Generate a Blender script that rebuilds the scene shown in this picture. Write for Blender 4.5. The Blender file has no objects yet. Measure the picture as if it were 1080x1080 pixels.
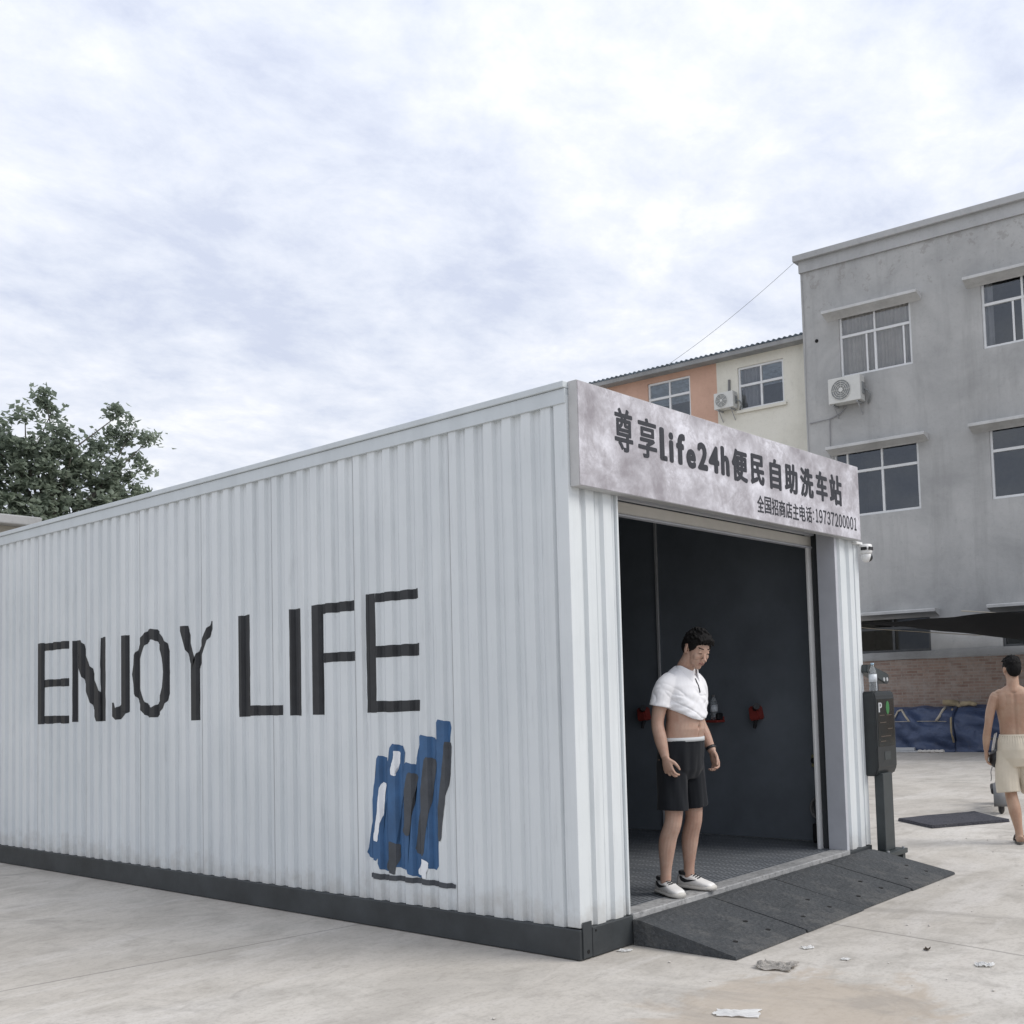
import bpy, bmesh, math, random
from mathutils import Vector, Matrix, noise
from mathutils.bvhtree import BVHTree

S = bpy.context.scene
COL = S.collection
R = math.radians
random.seed(7)

# ------------------------------------------------------------------ camera, sky, sun, exposure
cam = bpy.data.cameras.new('camera')
camo = bpy.data.objects.new('camera', cam)
COL.objects.link(camo)
camo.matrix_world = Matrix((
    (0.62015773, -0.02956805, -0.78391972, -4.67281028),
    (-0.78383351, -0.06382672, -0.6176821, -4.09733872),
    (-0.03177137, 0.99752287, -0.06275907, 1.5062153),
    (0, 0, 0, 1)))
cam.sensor_fit = 'HORIZONTAL'
cam.sensor_width = 36
cam.lens = 36 * 1143.816 / 1080
cam.shift_x = -(663.05 - 540) / 1080
cam.shift_y = (657.03 - 540) / 1080
cam.clip_start = 0.1
cam.clip_end = 2000
S.camera = camo

SUN_EL, SUN_AZ = R(46), R(297)          # direction to the sun, angle from +X
w = bpy.data.worlds.new('World')
S.world = w
w.use_nodes = True
nt = w.node_tree
N, L = nt.nodes, nt.links
N.clear()


def nd(t, **k):
    n = N.new(t)
    for a, v in k.items():
        setattr(n, a, v)
    return n


out = nd('ShaderNodeOutputWorld')
bg = nd('ShaderNodeBackground')
bg.inputs[1].default_value = 0.1
sky = nd('ShaderNodeTexSky', sky_type='NISHITA', sun_disc=False, sun_elevation=SUN_EL, sun_rotation=math.pi / 2 - SUN_AZ,
         air_density=1.0, dust_density=2.0)
tc = nd('ShaderNodeTexCoord')
sep = nd('ShaderNodeSeparateXYZ')
L.new(tc.outputs['Generated'], sep.inputs[0])
zz = nd('ShaderNodeMath', operation='MAXIMUM'); L.new(sep.outputs[2], zz.inputs[0]); zz.inputs[1].default_value = 0.0
za = nd('ShaderNodeMath', operation='ADD'); L.new(zz.outputs[0], za.inputs[0]); za.inputs[1].default_value = 0.16
dx = nd('ShaderNodeMath', operation='DIVIDE'); L.new(sep.outputs[0], dx.inputs[0]); L.new(za.outputs[0], dx.inputs[1])
dy = nd('ShaderNodeMath', operation='DIVIDE'); L.new(sep.outputs[1], dy.inputs[0]); L.new(za.outputs[0], dy.inputs[1])
cmb = nd('ShaderNodeCombineXYZ'); L.new(dx.outputs[0], cmb.inputs[0]); L.new(dy.outputs[0], cmb.inputs[1])
mp = nd('ShaderNodeMapping'); L.new(cmb.outputs[0], mp.inputs[0])
mp.inputs['Rotation'].default_value = (0, 0, R(-52)); mp.inputs['Location'].default_value = (3.3, 1.2, 0); mp.inputs['Scale'].default_value = (0.95, 1.1, 1)
n1 = nd('ShaderNodeTexNoise'); L.new(mp.outputs[0], n1.inputs[0])
n1.inputs['Scale'].default_value = 0.9; n1.inputs['Detail'].default_value = 9; n1.inputs['Roughness'].default_value = 0.6; n1.inputs['Distortion'].default_value = 0.12
n2 = nd('ShaderNodeTexNoise'); L.new(mp.outputs[0], n2.inputs[0])
n2.inputs['Scale'].default_value = 4.2; n2.inputs['Detail'].default_value = 11; n2.inputs['Roughness'].default_value = 0.64; n2.inputs['Distortion'].default_value = 0.15
mixn = nd('ShaderNodeMix', data_type='FLOAT'); mixn.inputs[0].default_value = 0.5
L.new(n1.outputs[0], mixn.inputs[2]); L.new(n2.outputs[0], mixn.inputs[3])
cr = nd('ShaderNodeValToRGB'); L.new(mixn.outputs[0], cr.inputs[0])
e = cr.color_ramp.elements
e[0].position = 0.40; e[0].color = (0.63, 0.68, 0.82, 1)
e[1].position = 0.605; e[1].color = (0.98, 0.99, 1.0, 1)
m1 = cr.color_ramp.elements.new(0.465); m1.color = (0.735, 0.78, 0.89, 1)
m2 = cr.color_ramp.elements.new(0.54); m2.color = (0.85, 0.88, 0.96, 1)
scl = nd('ShaderNodeMix', data_type='RGBA', blend_type='MULTIPLY'); scl.inputs[0].default_value = 1
L.new(cr.outputs[0], scl.inputs[6])
# overcast sky is brighter towards the zenith
zr = nd('ShaderNodeMapRange'); L.new(zz.outputs[0], zr.inputs[0]); zr.inputs[1].default_value = 0.0; zr.inputs[2].default_value = 0.75
zr.inputs[3].default_value = 9.3; zr.inputs[4].default_value = 12.0
L.new(zr.outputs[0], scl.inputs[7])
mx = nd('ShaderNodeMix', data_type='RGBA'); mx.inputs[0].default_value = 0.93
L.new(sky.outputs[0], mx.inputs[6]); L.new(scl.outputs[2], mx.inputs[7])
L.new(mx.outputs[2], bg.inputs[0]); L.new(bg.outputs[0], out.inputs[0])

sun = bpy.data.lights.new('sun', 'SUN')
sun.energy = 1.9
sun.angle = R(28)
sun.color = (1.0, 0.955, 0.89)
suno = bpy.data.objects.new('sun', sun)
COL.objects.link(suno)
sd = Vector((math.cos(SUN_EL) * math.cos(SUN_AZ), math.cos(SUN_EL) * math.sin(SUN_AZ), math.sin(SUN_EL)))
suno.rotation_euler = sd.to_track_quat('Z', 'Y').to_euler()
suno.location = (0, -10, 20)

S.view_settings.view_transform = 'Standard'
S.view_settings.look = 'None'
S.view_settings.exposure = 0.1
S.view_settings.gamma = 1.0


# ------------------------------------------------------------------ materials
class NT:
    def __init__(self, name):
        self.m = bpy.data.materials.new(name)
        self.m.use_nodes = True
        self.t = self.m.node_tree
        self.b = self.t.nodes['Principled BSDF']
        self.out = self.t.nodes['Material Output']
        self.co = self.t.nodes.new('ShaderNodeTexCoord').outputs['Object']

    def n(self, t, **k):
        x = self.t.nodes.new(t)
        for a, v in k.items():
            setattr(x, a, v)
        return x

    def l(self, a, b):
        self.t.links.new(a, b)

    def noise(self, scale, detail=6, rough=0.6, stretch=None, dist=0.0, loc=(0, 0, 0)):
        m = self.n('ShaderNodeMapping')
        self.l(self.co, m.inputs[0])
        m.inputs['Location'].default_value = loc
        if stretch:
            m.inputs['Scale'].default_value = stretch
        x = self.n('ShaderNodeTexNoise')
        self.l(m.outputs[0], x.inputs[0])
        x.inputs['Scale'].default_value = scale
        x.inputs['Detail'].default_value = detail
        x.inputs['Roughness'].default_value = rough
        x.inputs['Distortion'].default_value = dist
        return x.outputs[0]

    def ramp(self, fac, stops):
        r = self.n('ShaderNodeValToRGB')
        self.l(fac, r.inputs[0])
        els = r.color_ramp.elements
        els[0].position, els[0].color = stops[0][0], c4(stops[0][1])
        els[1].position, els[1].color = stops[-1][0], c4(stops[-1][1])
        for p, c in stops[1:-1]:
            q = els.new(p)
            q.color = c4(c)
        return r.outputs[0]

    def mix(self, fac, a, b, blend='MIX'):
        x = self.n('ShaderNodeMix', data_type='RGBA', blend_type=blend)
        for i, v in ((0, fac), (6, a), (7, b)):
            if isinstance(v, (int, float)):
                x.inputs[i].default_value = v
            elif isinstance(v, tuple):
                x.inputs[i].default_value = c4(v)
            else:
                self.l(v, x.inputs[i])
        return x.outputs[2]

    def math(self, op, a, b=0.0, c=None):
        x = self.n('ShaderNodeMath', operation=op)
        for i, v in enumerate((a, b) if c is None else (a, b, c)):
            if isinstance(v, (int, float)):
                x.inputs[i].default_value = v
            else:
                self.l(v, x.inputs[i])
        return x.outputs[0]

    def bump(self, h, strength=0.3, dist=0.02):
        x = self.n('ShaderNodeBump')
        x.inputs['Strength'].default_value = strength
        x.inputs['Distance'].default_value = dist
        self.l(h, x.inputs['Height'])
        self.l(x.outputs[0], self.b.inputs['Normal'])

    def xyz(self):
        x = self.n('ShaderNodeSeparateXYZ')
        self.l(self.co, x.inputs[0])
        return x.outputs


def c4(c):
    if isinstance(c, (int, float)):
        c = (c, c, c)
    return (c[0], c[1], c[2], 1)


def mat(name, col, rough=0.6, metal=0.0, var=0.12, scale=6.0, bump=0.0, bscale=40, spec=0.5, stretch=None, world=False):
    """a principled material whose colour wanders a little with a noise of the thing's own coordinates"""
    t = NT(name)
    f = t.noise(scale, 6, 0.65, stretch)
    a = tuple(max(0, c * (1 - var)) for c in col)
    b = tuple(min(1, c * (1 + var)) for c in col)
    t.l(t.ramp(f, [(0.3, a), (0.7, b)]), t.b.inputs['Base Color'])
    t.b.inputs['Roughness'].default_value = rough
    t.b.inputs['Metallic'].default_value = metal
    t.b.inputs['Specular IOR Level'].default_value = spec
    if bump:
        t.bump(t.noise(bscale, 4, 0.6), bump, 0.01)
    return t.m


def mat_cladding():
    t = NT('white painted steel cladding')
    big = t.noise(0.9, 5, 0.6)
    streak = t.noise(3.0, 6, 0.7, (3.0, 3.0, 0.12))
    fine = t.noise(20, 6, 0.7, (1.0, 1.0, 0.1))
    c = t.ramp(big, [(0.3, (0.60, 0.635, 0.65)), (0.7, (0.69, 0.72, 0.73))])
    c = t.mix(t.math('MULTIPLY', t.ramp(streak, [(0.52, 0.0), (0.75, 1.0)]), 0.38), c, (0.44, 0.47, 0.485))
    c = t.mix(t.math('MULTIPLY', t.ramp(fine, [(0.56, 0.0), (0.70, 1.0)]), 0.26), c, (0.36, 0.38, 0.39))
    z = t.xyz()[2]
    n = t.noise(5, 6, 0.7)
    g = t.math('SUBTRACT', t.math('MULTIPLY', n, 0.5), t.math('MULTIPLY', t.math('SUBTRACT', z, 0.17), 0.9))
    c = t.mix(t.math('MULTIPLY', t.ramp(g, [(0.10, 0.0), (0.32, 1.0)]), 0.6), c, (0.34, 0.315, 0.28))
    t.l(c, t.b.inputs['Base Color'])
    t.b.inputs['Roughness'].default_value = 0.42
    t.b.inputs['Specular IOR Level'].default_value = 0.35
    t.bump(t.noise(3.5, 3, 0.5, (1, 1, 0.6)), 0.10, 0.02)
    return t.m


def mat_ground():
    t = NT('worn concrete')
    big = t.noise(0.28, 7, 0.62, dist=0.6)
    mid = t.noise(1.7, 8, 0.68, dist=0.4)
    sw = t.noise(1.1, 8, 0.7, (0.35, 1.6, 1), dist=0.8, loc=(4, 2, 0))
    fine = t.noise(34, 6, 0.75)
    c = t.ramp(big, [(0.3, (0.40, 0.370, 0.328)), (0.5, (0.485, 0.455, 0.412)), (0.72, (0.565, 0.54, 0.50))])
    c = t.mix(t.math('MULTIPLY', t.ramp(mid, [(0.46, 0.0), (0.64, 1.0)]), 0.55), c, (0.315, 0.295, 0.265))
    c = t.mix(t.math('MULTIPLY', t.ramp(sw, [(0.52, 0.0), (0.66, 1.0)]), 0.6), c, (0.575, 0.55, 0.52))
    c = t.mix(t.math('MULTIPLY', t.ramp(fine, [(0.36, 1.0), (0.50, 0.0)]), 0.35), c, (0.27, 0.25, 0.22))
    gr_ = t.noise(5.5, 9, 0.78, (0.8, 1.3, 1), dist=0.5, loc=(6, 1, 0))
    c = t.mix(t.math('MULTIPLY', t.ramp(gr_, [(0.50, 0.0), (0.66, 1.0)]), 0.38), c, (0.245, 0.222, 0.192))
    # dried mud washed off the cars, in front of the ramp
    x, y, _ = t.xyz()
    px = t.math('SUBTRACT', x, -0.28)
    py = t.math('SUBTRACT', y, -1.5)
    r = t.math('SQRT', t.math('ADD', t.math('POWER', t.math('MULTIPLY', px, 0.95), 2.0), t.math('POWER', t.math('MULTIPLY', py, 1.2), 2.0)))
    m = t.noise(1.7, 9, 0.70, dist=0.8, loc=(1, 7, 0))
    g = t.math('SUBTRACT', t.math('ADD', 0.02, t.math('MULTIPLY', m, 1.85)), r)
    c = t.mix(t.math('MULTIPLY', t.ramp(g, [(0.10, 0.0), (0.30, 1.0)]), 0.6), c, (0.40, 0.335, 0.265))
    # wet dark marks
    wm = t.noise(0.8, 7, 0.7, (1.5, 0.6, 1), dist=1.2, loc=(9, 4, 0))
    c = t.mix(t.math('MULTIPLY', t.ramp(wm, [(0.56, 0.0), (0.66, 1.0)]), 0.42), c, (0.25, 0.235, 0.215))
    # saw-cut joints, about every five metres, and a few hairline cracks
    wob = t.math('MULTIPLY', t.math('SUBTRACT', t.noise(1.2, 4), 0.5), 0.05)
    ca, sa = math.cos(R(-9)), math.sin(R(-9))
    u = t.math('ADD', t.math('MULTIPLY', x, ca), t.math('MULTIPLY', y, sa))
    v = t.math('SUBTRACT', t.math('MULTIPLY', y, ca), t.math('MULTIPLY', x, sa))
    def joint(a, off, per):
        q = t.math('ADD', t.math('ADD', a, wob), 200.0 + off)
        q = t.math('FRACT', t.math('DIVIDE', q, per))
        q = t.math('MULTIPLY', t.math('ABSOLUTE', t.math('SUBTRACT', q, 0.5)), per)
        return q
    j = t.math('MINIMUM', joint(u, -1.55, 4.6), joint(v, 2.77, 4.6))
    jl = t.ramp(j, [(0.006, 1.0), (0.014, 0.0)])
    c = t.mix(t.math('MULTIPLY', jl, 0.55), c, (0.16, 0.15, 0.14))
    vo = t.n('ShaderNodeTexVoronoi', feature='DISTANCE_TO_EDGE')
    mp_ = t.n('ShaderNodeMapping')
    t.l(t.co, mp_.inputs[0])
    ad = t.n('ShaderNodeMix', data_type='VECTOR')
    nz = t.n('ShaderNodeTexNoise'); nz.inputs['Scale'].default_value = 1.5; nz.inputs['Detail'].default_value = 6
    t.l(t.co, nz.inputs[0])
    ad.inputs[0].default_value = 0.35
    t.l(mp_.outputs[0], ad.inputs[4]); t.l(nz.outputs[1], ad.inputs[5])
    t.l(ad.outputs[1], vo.inputs[0]); vo.inputs['Scale'].default_value = 0.42
    ck = t.ramp(vo.outputs['Distance'], [(0.0015, 1.0), (0.006, 0.0)])
    c = t.mix(t.math('MULTIPLY', ck, t.math('MULTIPLY', t.ramp(t.noise(0.5, 3, loc=(3, 3, 3)), [(0.45, 0.0), (0.6, 1.0)]), 0.6)), c, (0.2, 0.185, 0.165))
    t.l(c, t.b.inputs['Base Color'])
    t.b.inputs['Roughness'].default_value = 0.85
    t.b.inputs['Specular IOR Level'].default_value = 0.25
    t.bump(t.math('ADD', mid, t.math('MULTIPLY', fine, 0.4)), 0.12, 0.02)
    return t.m


def mat_stucco(name, base, dark, light, patchcol=None, streaks=0.5):
    t = NT(name)
    big = t.noise(0.55, 7, 0.66, dist=0.5)
    st = t.noise(1.3, 7, 0.7, (1.6, 1.6, 0.16))
    fn = t.noise(11, 7, 0.75)
    c = t.ramp(big, [(0.3, dark), (0.52, base), (0.75, light)])
    c = t.mix(t.math('MULTIPLY', t.ramp(st, [(0.50, 0.0), (0.72, 1.0)]), streaks), c, tuple(q * 0.62 for q in base))
    c = t.mix(t.math('MULTIPLY', t.ramp(fn, [(0.54, 0.0), (0.68, 1.0)]), 0.32), c, tuple(q * 0.6 for q in base))
    if patchcol:
        pf = t.noise(3.4, 9, 0.74, dist=0.3, loc=(2, 5, 1))
        z = t.xyz()[2]
        zr_ = t.n('ShaderNodeMapRange'); t.l(z, zr_.inputs[0]); zr_.inputs[1].default_value = 9.3; zr_.inputs[2].default_value = 11.4
        zr_.inputs[3].default_value = -0.12; zr_.inputs[4].default_value = 0.035
        pf = t.math('ADD', pf, zr_.outputs[0])
        c = t.mix(t.math('MULTIPLY', t.ramp(pf, [(0.575, 0.0), (0.595, 1.0)]), 0.5), c, patchcol)
    t.l(c, t.b.inputs['Base Color'])
    t.b.inputs['Roughness'].default_value = 0.9
    t.b.inputs['Specular IOR Level'].default_value = 0.2
    t.bump(t.math('ADD', fn, t.math('MULTIPLY', big, 0.6)), 0.25, 0.03)
    return t.m


def mat_brick():
    t = NT('old brick')
    br = t.n('ShaderNodeTexBrick')
    x = t.n('ShaderNodeSeparateXYZ'); t.l(t.co, x.inputs[0])
    k = t.n('ShaderNodeCombineXYZ'); t.l(x.outputs[0], k.inputs[0]); t.l(x.outputs[2], k.inputs[1])
    t.l(k.outputs[0], br.inputs[0])
    br.inputs['Scale'].default_value = 1.0
    br.inputs['Brick Width'].default_value = 0.25
    br.inputs['Row Height'].default_value = 0.068
    br.inputs['Mortar Size'].default_value = 0.007
    br.inputs['Bias'].default_value = -0.1
    br.inputs['Color1'].default_value = (0.225, 0.145, 0.115, 1)
    br.inputs['Color2'].default_value = (0.33, 0.245, 0.20, 1)
    br.inputs['Mortar'].default_value = (0.30, 0.275, 0.245, 1)
    n = t.noise(2.5, 8, 0.7)
    c = t.mix(t.math('MULTIPLY', t.ramp(n, [(0.42, 0.0), (0.62, 1.0)]), 0.7), br.outputs[0], (0.34, 0.30, 0.265))
    n2_ = t.noise(9, 6, 0.7)
    c = t.mix(t.math('MULTIPLY', t.ramp(n2_, [(0.5, 0.0), (0.7, 1.0)]), 0.4), c, (0.14, 0.105, 0.09))
    t.l(c, t.b.inputs['Base Color'])
    t.b.inputs['Roughness'].default_value = 0.95
    t.bump(t.math('SUBTRACT', 1.0, br.outputs['Fac']), 0.5, 0.01)
    return t.m


def mat_marble():
    t = NT('printed grey marble')
    a = t.noise(4.2, 10, 0.68, dist=0.25)
    b = t.noise(1.2, 6, 0.6, dist=0.4, loc=(4, 1, 2))
    v = t.noise(2.6, 10, 0.68, dist=0.5, loc=(7, 3, 5))
    vein = t.ramp(t.math('ABSOLUTE', t.math('SUBTRACT', v, 0.5)), [(0.0, 1.0), (0.035, 0.0)])
    c = t.ramp(t.math('ADD', t.math('MULTIPLY', a, 0.65), t.math('MULTIPLY', b, 0.35)),
               [(0.38, (0.285, 0.265, 0.285)), (0.5, (0.46, 0.445, 0.475)), (0.63, (0.76, 0.755, 0.81))])
    c = t.mix(t.math('MULTIPLY', vein, 0.35), c, (0.26, 0.235, 0.25))
    t.l(c, t.b.inputs['Base Color'])
    t.b.inputs['Roughness'].default_value = 0.4
    return t.m


def mat_glass(name, tint=(0.55, 0.6, 0.62), refl=0.10):
    t = NT(name)
    t.t.nodes.remove(t.b)
    tr = t.n('ShaderNodeBsdfTransparent'); tr.inputs[0].default_value = c4(tint)
    gl = t.n('ShaderNodeBsdfGlossy'); gl.inputs['Roughness'].default_value = 0.03
    gl.inputs[0].default_value = (0.9, 0.95, 1, 1)
    lw = t.n('ShaderNodeLayerWeight'); lw.inputs[0].default_value = 0.5
    f = t.math('ADD', t.math('MULTIPLY', t.math('POWER', lw.outputs['Facing'], 4.0), 0.9), refl)
    f = t.math('MINIMUM', f, 1.0)
    ms = t.n('ShaderNodeMixShader')
    t.l(f, ms.inputs[0]); t.l(tr.outputs[0], ms.inputs[1]); t.l(gl.outputs[0], ms.inputs[2])
    t.l(ms.outputs[0], t.out.inputs[0])
    return t.m


def mat_clear(name, tint=(0.9, 0.93, 0.95)):
    t = NT(name)
    t.b.inputs['Base Color'].default_value = c4(tint)
    t.b.inputs['Roughness'].default_value = 0.08
    t.b.inputs['Transmission Weight'].default_value = 0.85
    t.b.inputs['IOR'].default_value = 1.2
    return t.m


def mat_rubber(name, col, speck=0.25):
    t = NT(name)
    n = t.noise(2.2, 7, 0.7)
    f = t.noise(60, 4, 0.7)
    c = t.ramp(n, [(0.3, tuple(q * 0.8 for q in col)), (0.7, tuple(q * 1.35 for q in col))])
    c = t.mix(t.math('MULTIPLY', t.ramp(t.noise(3.1, 8, 0.75, loc=(2, 2, 2)), [(0.5, 0.0), (0.75, 1.0)]), speck), c, (0.19, 0.185, 0.175))
    t.l(c, t.b.inputs['Base Color'])
    t.b.inputs['Roughness'].default_value = 0.78
    t.b.inputs['Specular IOR Level'].default_value = 0.3
    # raised tread and embedded grit
    vo = t.n('ShaderNodeTexVoronoi'); t.l(t.co, vo.inputs[0]); vo.inputs['Scale'].default_value = 34
    g = t.noise(48, 5, 0.8, (1.6, 0.8, 1))
    c = t.mix(t.math('MULTIPLY', t.ramp(g, [(0.52, 0.0), (0.70, 1.0)]), 0.55), c, (0.15, 0.15, 0.148))
    t.l(c, t.b.inputs['Base Color'])
    t.bump(t.math('ADD', vo.outputs[0], f), 0.9, 0.008)
    return t.m


def mat_skin(name, col, red=0.12):
    t = NT(name)
    n = t.noise(9, 7, 0.68)
    f = t.noise(90, 3, 0.6)
    c = t.ramp(n, [(0.3, (col[0] * 0.86, col[1] * 0.74, col[2] * 0.70)), (0.7, (col[0] * 1.07, col[1] * 1.08, col[2] * 1.08))])
    t.l(c, t.b.inputs['Base Color'])
    t.b.inputs['Roughness'].default_value = 0.52
    t.b.inputs['Specular IOR Level'].default_value = 0.35
    t.b.inputs['Subsurface Weight'].default_value = 0.12
    t.b.inputs['Subsurface Radius'].default_value = (0.012, 0.005, 0.003)
    t.b.inputs['Subsurface Scale'].default_value = 0.6
    t.bump(f, 0.06, 0.002)
    return t.m


def mat_cloth(name, col, rough=0.9, var=0.08, wave=220, bump=0.15):
    t = NT(name)
    n = t.noise(5, 5, 0.6)
    c = t.ramp(n, [(0.3, tuple(q * (1 - var) for q in col)), (0.7, tuple(min(1, q * (1 + var)) for q in col))])
    t.l(c, t.b.inputs['Base Color'])
    t.b.inputs['Roughness'].default_value = rough
    t.b.inputs['Specular IOR Level'].default_value = 0.15
    t.b.inputs['Sheen Weight'].default_value = 0.1
    t.bump(t.noise(18, 4, 0.6), bump, 0.008)
    return t.m


def mat_leaf(name, a, b, trans=0.25):
    t = NT(name)
    oi = t.n('ShaderNodeNewGeometry')
    f = t.noise(1.1, 4, 0.6)
    fm = t.math('ADD', t.math('MULTIPLY', f, 0.55), t.math('MULTIPLY', oi.outputs['Random Per Island'], 0.45))
    c = t.ramp(fm, [(0.25, a), (0.75, b)])
    t.l(c, t.b.inputs['Base Color'])
    t.b.inputs['Roughness'].default_value = 0.5
    t.b.inputs['Specular IOR Level'].default_value = 0.35
    t.b.inputs['Transmission Weight'].default_value = 0.0
    tr = t.n('ShaderNodeBsdfTranslucent'); t.l(c, tr.inputs[0])
    ms = t.n('ShaderNodeMixShader'); ms.inputs[0].default_value = trans
    t.l(t.b.outputs[0], ms.inputs[1]); t.l(tr.outputs[0], ms.inputs[2]); t.l(ms.outputs[0], t.out.inputs[0])
    return t.m


M = {}
M['clad'] = mat_cladding()
M['ground'] = mat_ground()
M['trim'] = mat('pale grey trim steel', (0.55, 0.59, 0.61), 0.45, var=0.08, scale=3, stretch=(1, 1, 0.2))
M['skirt'] = mat('dark painted base frame', (0.034, 0.039, 0.042), 0.6, var=0.35, scale=2.5, bump=0.1)
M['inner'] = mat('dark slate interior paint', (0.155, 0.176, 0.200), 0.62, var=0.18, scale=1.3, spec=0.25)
M['joint'] = mat('dark gap', (0.03, 0.033, 0.037), 0.8)
M['letter'] = mat('black wall paint', (0.017, 0.019, 0.022), 0.55, var=0.3, scale=9)
M['jamb'] = mat('lavender grey jamb steel', (0.47, 0.485, 0.52), 0.5, var=0.06)
M['white'] = mat('white enamel', (0.74, 0.74, 0.73), 0.4, var=0.05)
M['cream'] = mat('cream shutter slats', (0.62, 0.60, 0.555), 0.5, var=0.06)
M['marble'] = mat_marble()
M['signside'] = mat('sign box edge', (0.48, 0.48, 0.475), 0.55, var=0.08, scale=8)
M['signink'] = mat('dark sign lettering', (0.022, 0.024, 0.032), 0.6, var=0.03)
M['rubber'] = mat_rubber('black ramp rubber', (0.050, 0.054, 0.058), 0.55)
M['mat'] = mat_rubber('dark rubber mat', (0.040, 0.041, 0.052), 0.15)
M['hole'] = mat('bolt hole', (0.006, 0.006, 0.006), 0.9)
M['kiosk'] = mat('black powder coat', (0.018, 0.022, 0.024), 0.38, var=0.2, scale=12)
M['kioskpole'] = mat('dark green grey post paint', (0.038, 0.046, 0.048), 0.42, var=0.2)
M['screen'] = mat('dark screen glass', (0.018, 0.022, 0.022), 0.12, var=0.1)
M['green'] = mat('green icon', (0.035, 0.17, 0.05), 0.5)
M['dimtext'] = mat('faint printed icons', (0.075, 0.055, 0.04), 0.5)
M['red'] = mat('red plastic', (0.23, 0.035, 0.028), 0.5)
M['black'] = mat('black plastic', (0.015, 0.015, 0.017), 0.45)
M['olive'] = mat('yellow green plastic', (0.25, 0.24, 0.12), 0.5)
M['greyp'] = mat('grey plastic', (0.18, 0.18, 0.18), 0.5)
M['lightgrey'] = mat('light grey paint', (0.42, 0.43, 0.44), 0.5)
M['bottle'] = mat_clear('clear bottle plastic')
M['label'] = mat('bottle wrap', (0.62, 0.66, 0.70), 0.5, var=0.2, scale=40)
M['redcap'] = mat('red bottle foot', (0.28, 0.04, 0.03), 0.4)
M['bluecap'] = mat('pale blue bottle cap', (0.35, 0.5, 0.62), 0.4)
M['stucco'] = mat_stucco('grey stucco', (0.420, 0.420, 0.412), (0.325, 0.327, 0.325), (0.50, 0.497, 0.485), (0.27, 0.26, 0.245))
M['parapet'] = mat_stucco('pale grey parapet render', (0.43, 0.435, 0.435), (0.36, 0.365, 0.365), (0.50, 0.50, 0.50), streaks=0.3)
M['creamwall'] = mat_stucco('cream wall paint', (0.70, 0.68, 0.60), (0.62, 0.60, 0.525), (0.76, 0.74, 0.67), streaks=0.22)
M['orange'] = mat_stucco('faded orange wall paint', (0.58, 0.375, 0.285), (0.51, 0.325, 0.245), (0.63, 0.415, 0.32), streaks=0.15)
M['awn'] = mat_stucco('weathered concrete canopy', (0.55, 0.55, 0.54), (0.40, 0.40, 0.39), (0.64, 0.64, 0.63), streaks=0.5)
M['brick'] = mat_brick()
M['coping'] = mat_stucco('cement coping', (0.33, 0.33, 0.325), (0.25, 0.25, 0.245), (0.41, 0.41, 0.40), streaks=0.4)
M['pvc'] = mat('white window frame', (0.68, 0.69, 0.69), 0.45, var=0.08, scale=4)
M['glass'] = mat_glass('window glass', (0.92, 0.93, 0.94), 0.10)
M['darkglass'] = mat_glass('dark window glass', (0.4, 0.43, 0.46), 0.04)
M['curtain'] = mat_cloth('pale curtain', (0.78, 0.75, 0.71))
M['gcurtain'] = mat_cloth('grey curtain', (0.48, 0.49, 0.51))
M['darkframe'] = mat('dark window frame', (0.075, 0.08, 0.085), 0.6, var=0.2)
M['room'] = mat('dim room wall', (0.20, 0.21, 0.22), 0.9)
M['acw'] = mat('aged white casing', (0.60, 0.60, 0.57), 0.5, var=0.07, scale=5)
M['acg'] = mat('fan grille grey', (0.24, 0.25, 0.25), 0.6)
M['steel'] = mat('galvanised steel', (0.36, 0.37, 0.38), 0.5, 0.3, var=0.2)
M['roofblue'] = mat('blue grey corrugated roof', (0.34, 0.38, 0.41), 0.55, var=0.35, scale=5)
M['fascia'] = mat_stucco('weathered eaves', (0.33, 0.335, 0.335), (0.23, 0.235, 0.235), (0.42, 0.42, 0.42), streaks=0.5)
M['wire'] = mat('cable', (0.26, 0.26, 0.27), 0.7)
M['net'] = mat_cloth('black shade cloth', (0.022, 0.023, 0.025), 0.95)
M['tarp'] = None
M['rope'] = mat_cloth('pale rope', (0.42, 0.38, 0.31))
M['straw'] = mat_cloth('straw sacking', (0.30, 0.245, 0.16), var=0.3)
M['bark'] = mat('bark', (0.085, 0.080, 0.068), 0.9, var=0.3, bump=0.4)
M['leaf'] = mat_leaf('leaves', (0.16, 0.20, 0.155), (0.31, 0.36, 0.28), 0.52)
M['skin'] = mat_skin('skin', (0.45, 0.312, 0.245))
M['skin2'] = mat_skin('tanned skin', (0.40, 0.27, 0.195))
M['lip'] = mat_skin('lip skin', (0.38, 0.215, 0.175))
M['hair'] = mat('black hair', (0.009, 0.0085, 0.0085), 0.7, spec=0.10, var=0.4, scale=60, stretch=(1, 1, 0.15))
M['polo'] = mat_cloth('white polo cotton', (0.76, 0.76, 0.78), var=0.03)
M['darkshort'] = mat_cloth('near black shorts', (0.010, 0.0115, 0.0145), 0.9)
M['creamshort'] = mat_cloth('cream cotton shorts', (0.60, 0.54, 0.44), bump=0.3)
M['band'] = mat_cloth('grey waistband', (0.50, 0.52, 0.53))
M['shoe'] = mat('white leather', (0.72, 0.71, 0.69), 0.45, var=0.06)
M['sole'] = mat('off white sole', (0.56, 0.54, 0.50), 0.6)
M['dark'] = mat('dark lining', (0.02, 0.021, 0.024), 0.7)
M['sandal'] = mat('brown grey sandal', (0.085, 0.075, 0.068), 0.7)
M['paper'] = mat('scrap paper', (0.86, 0.86, 0.85), 0.8, var=0.1)
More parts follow.
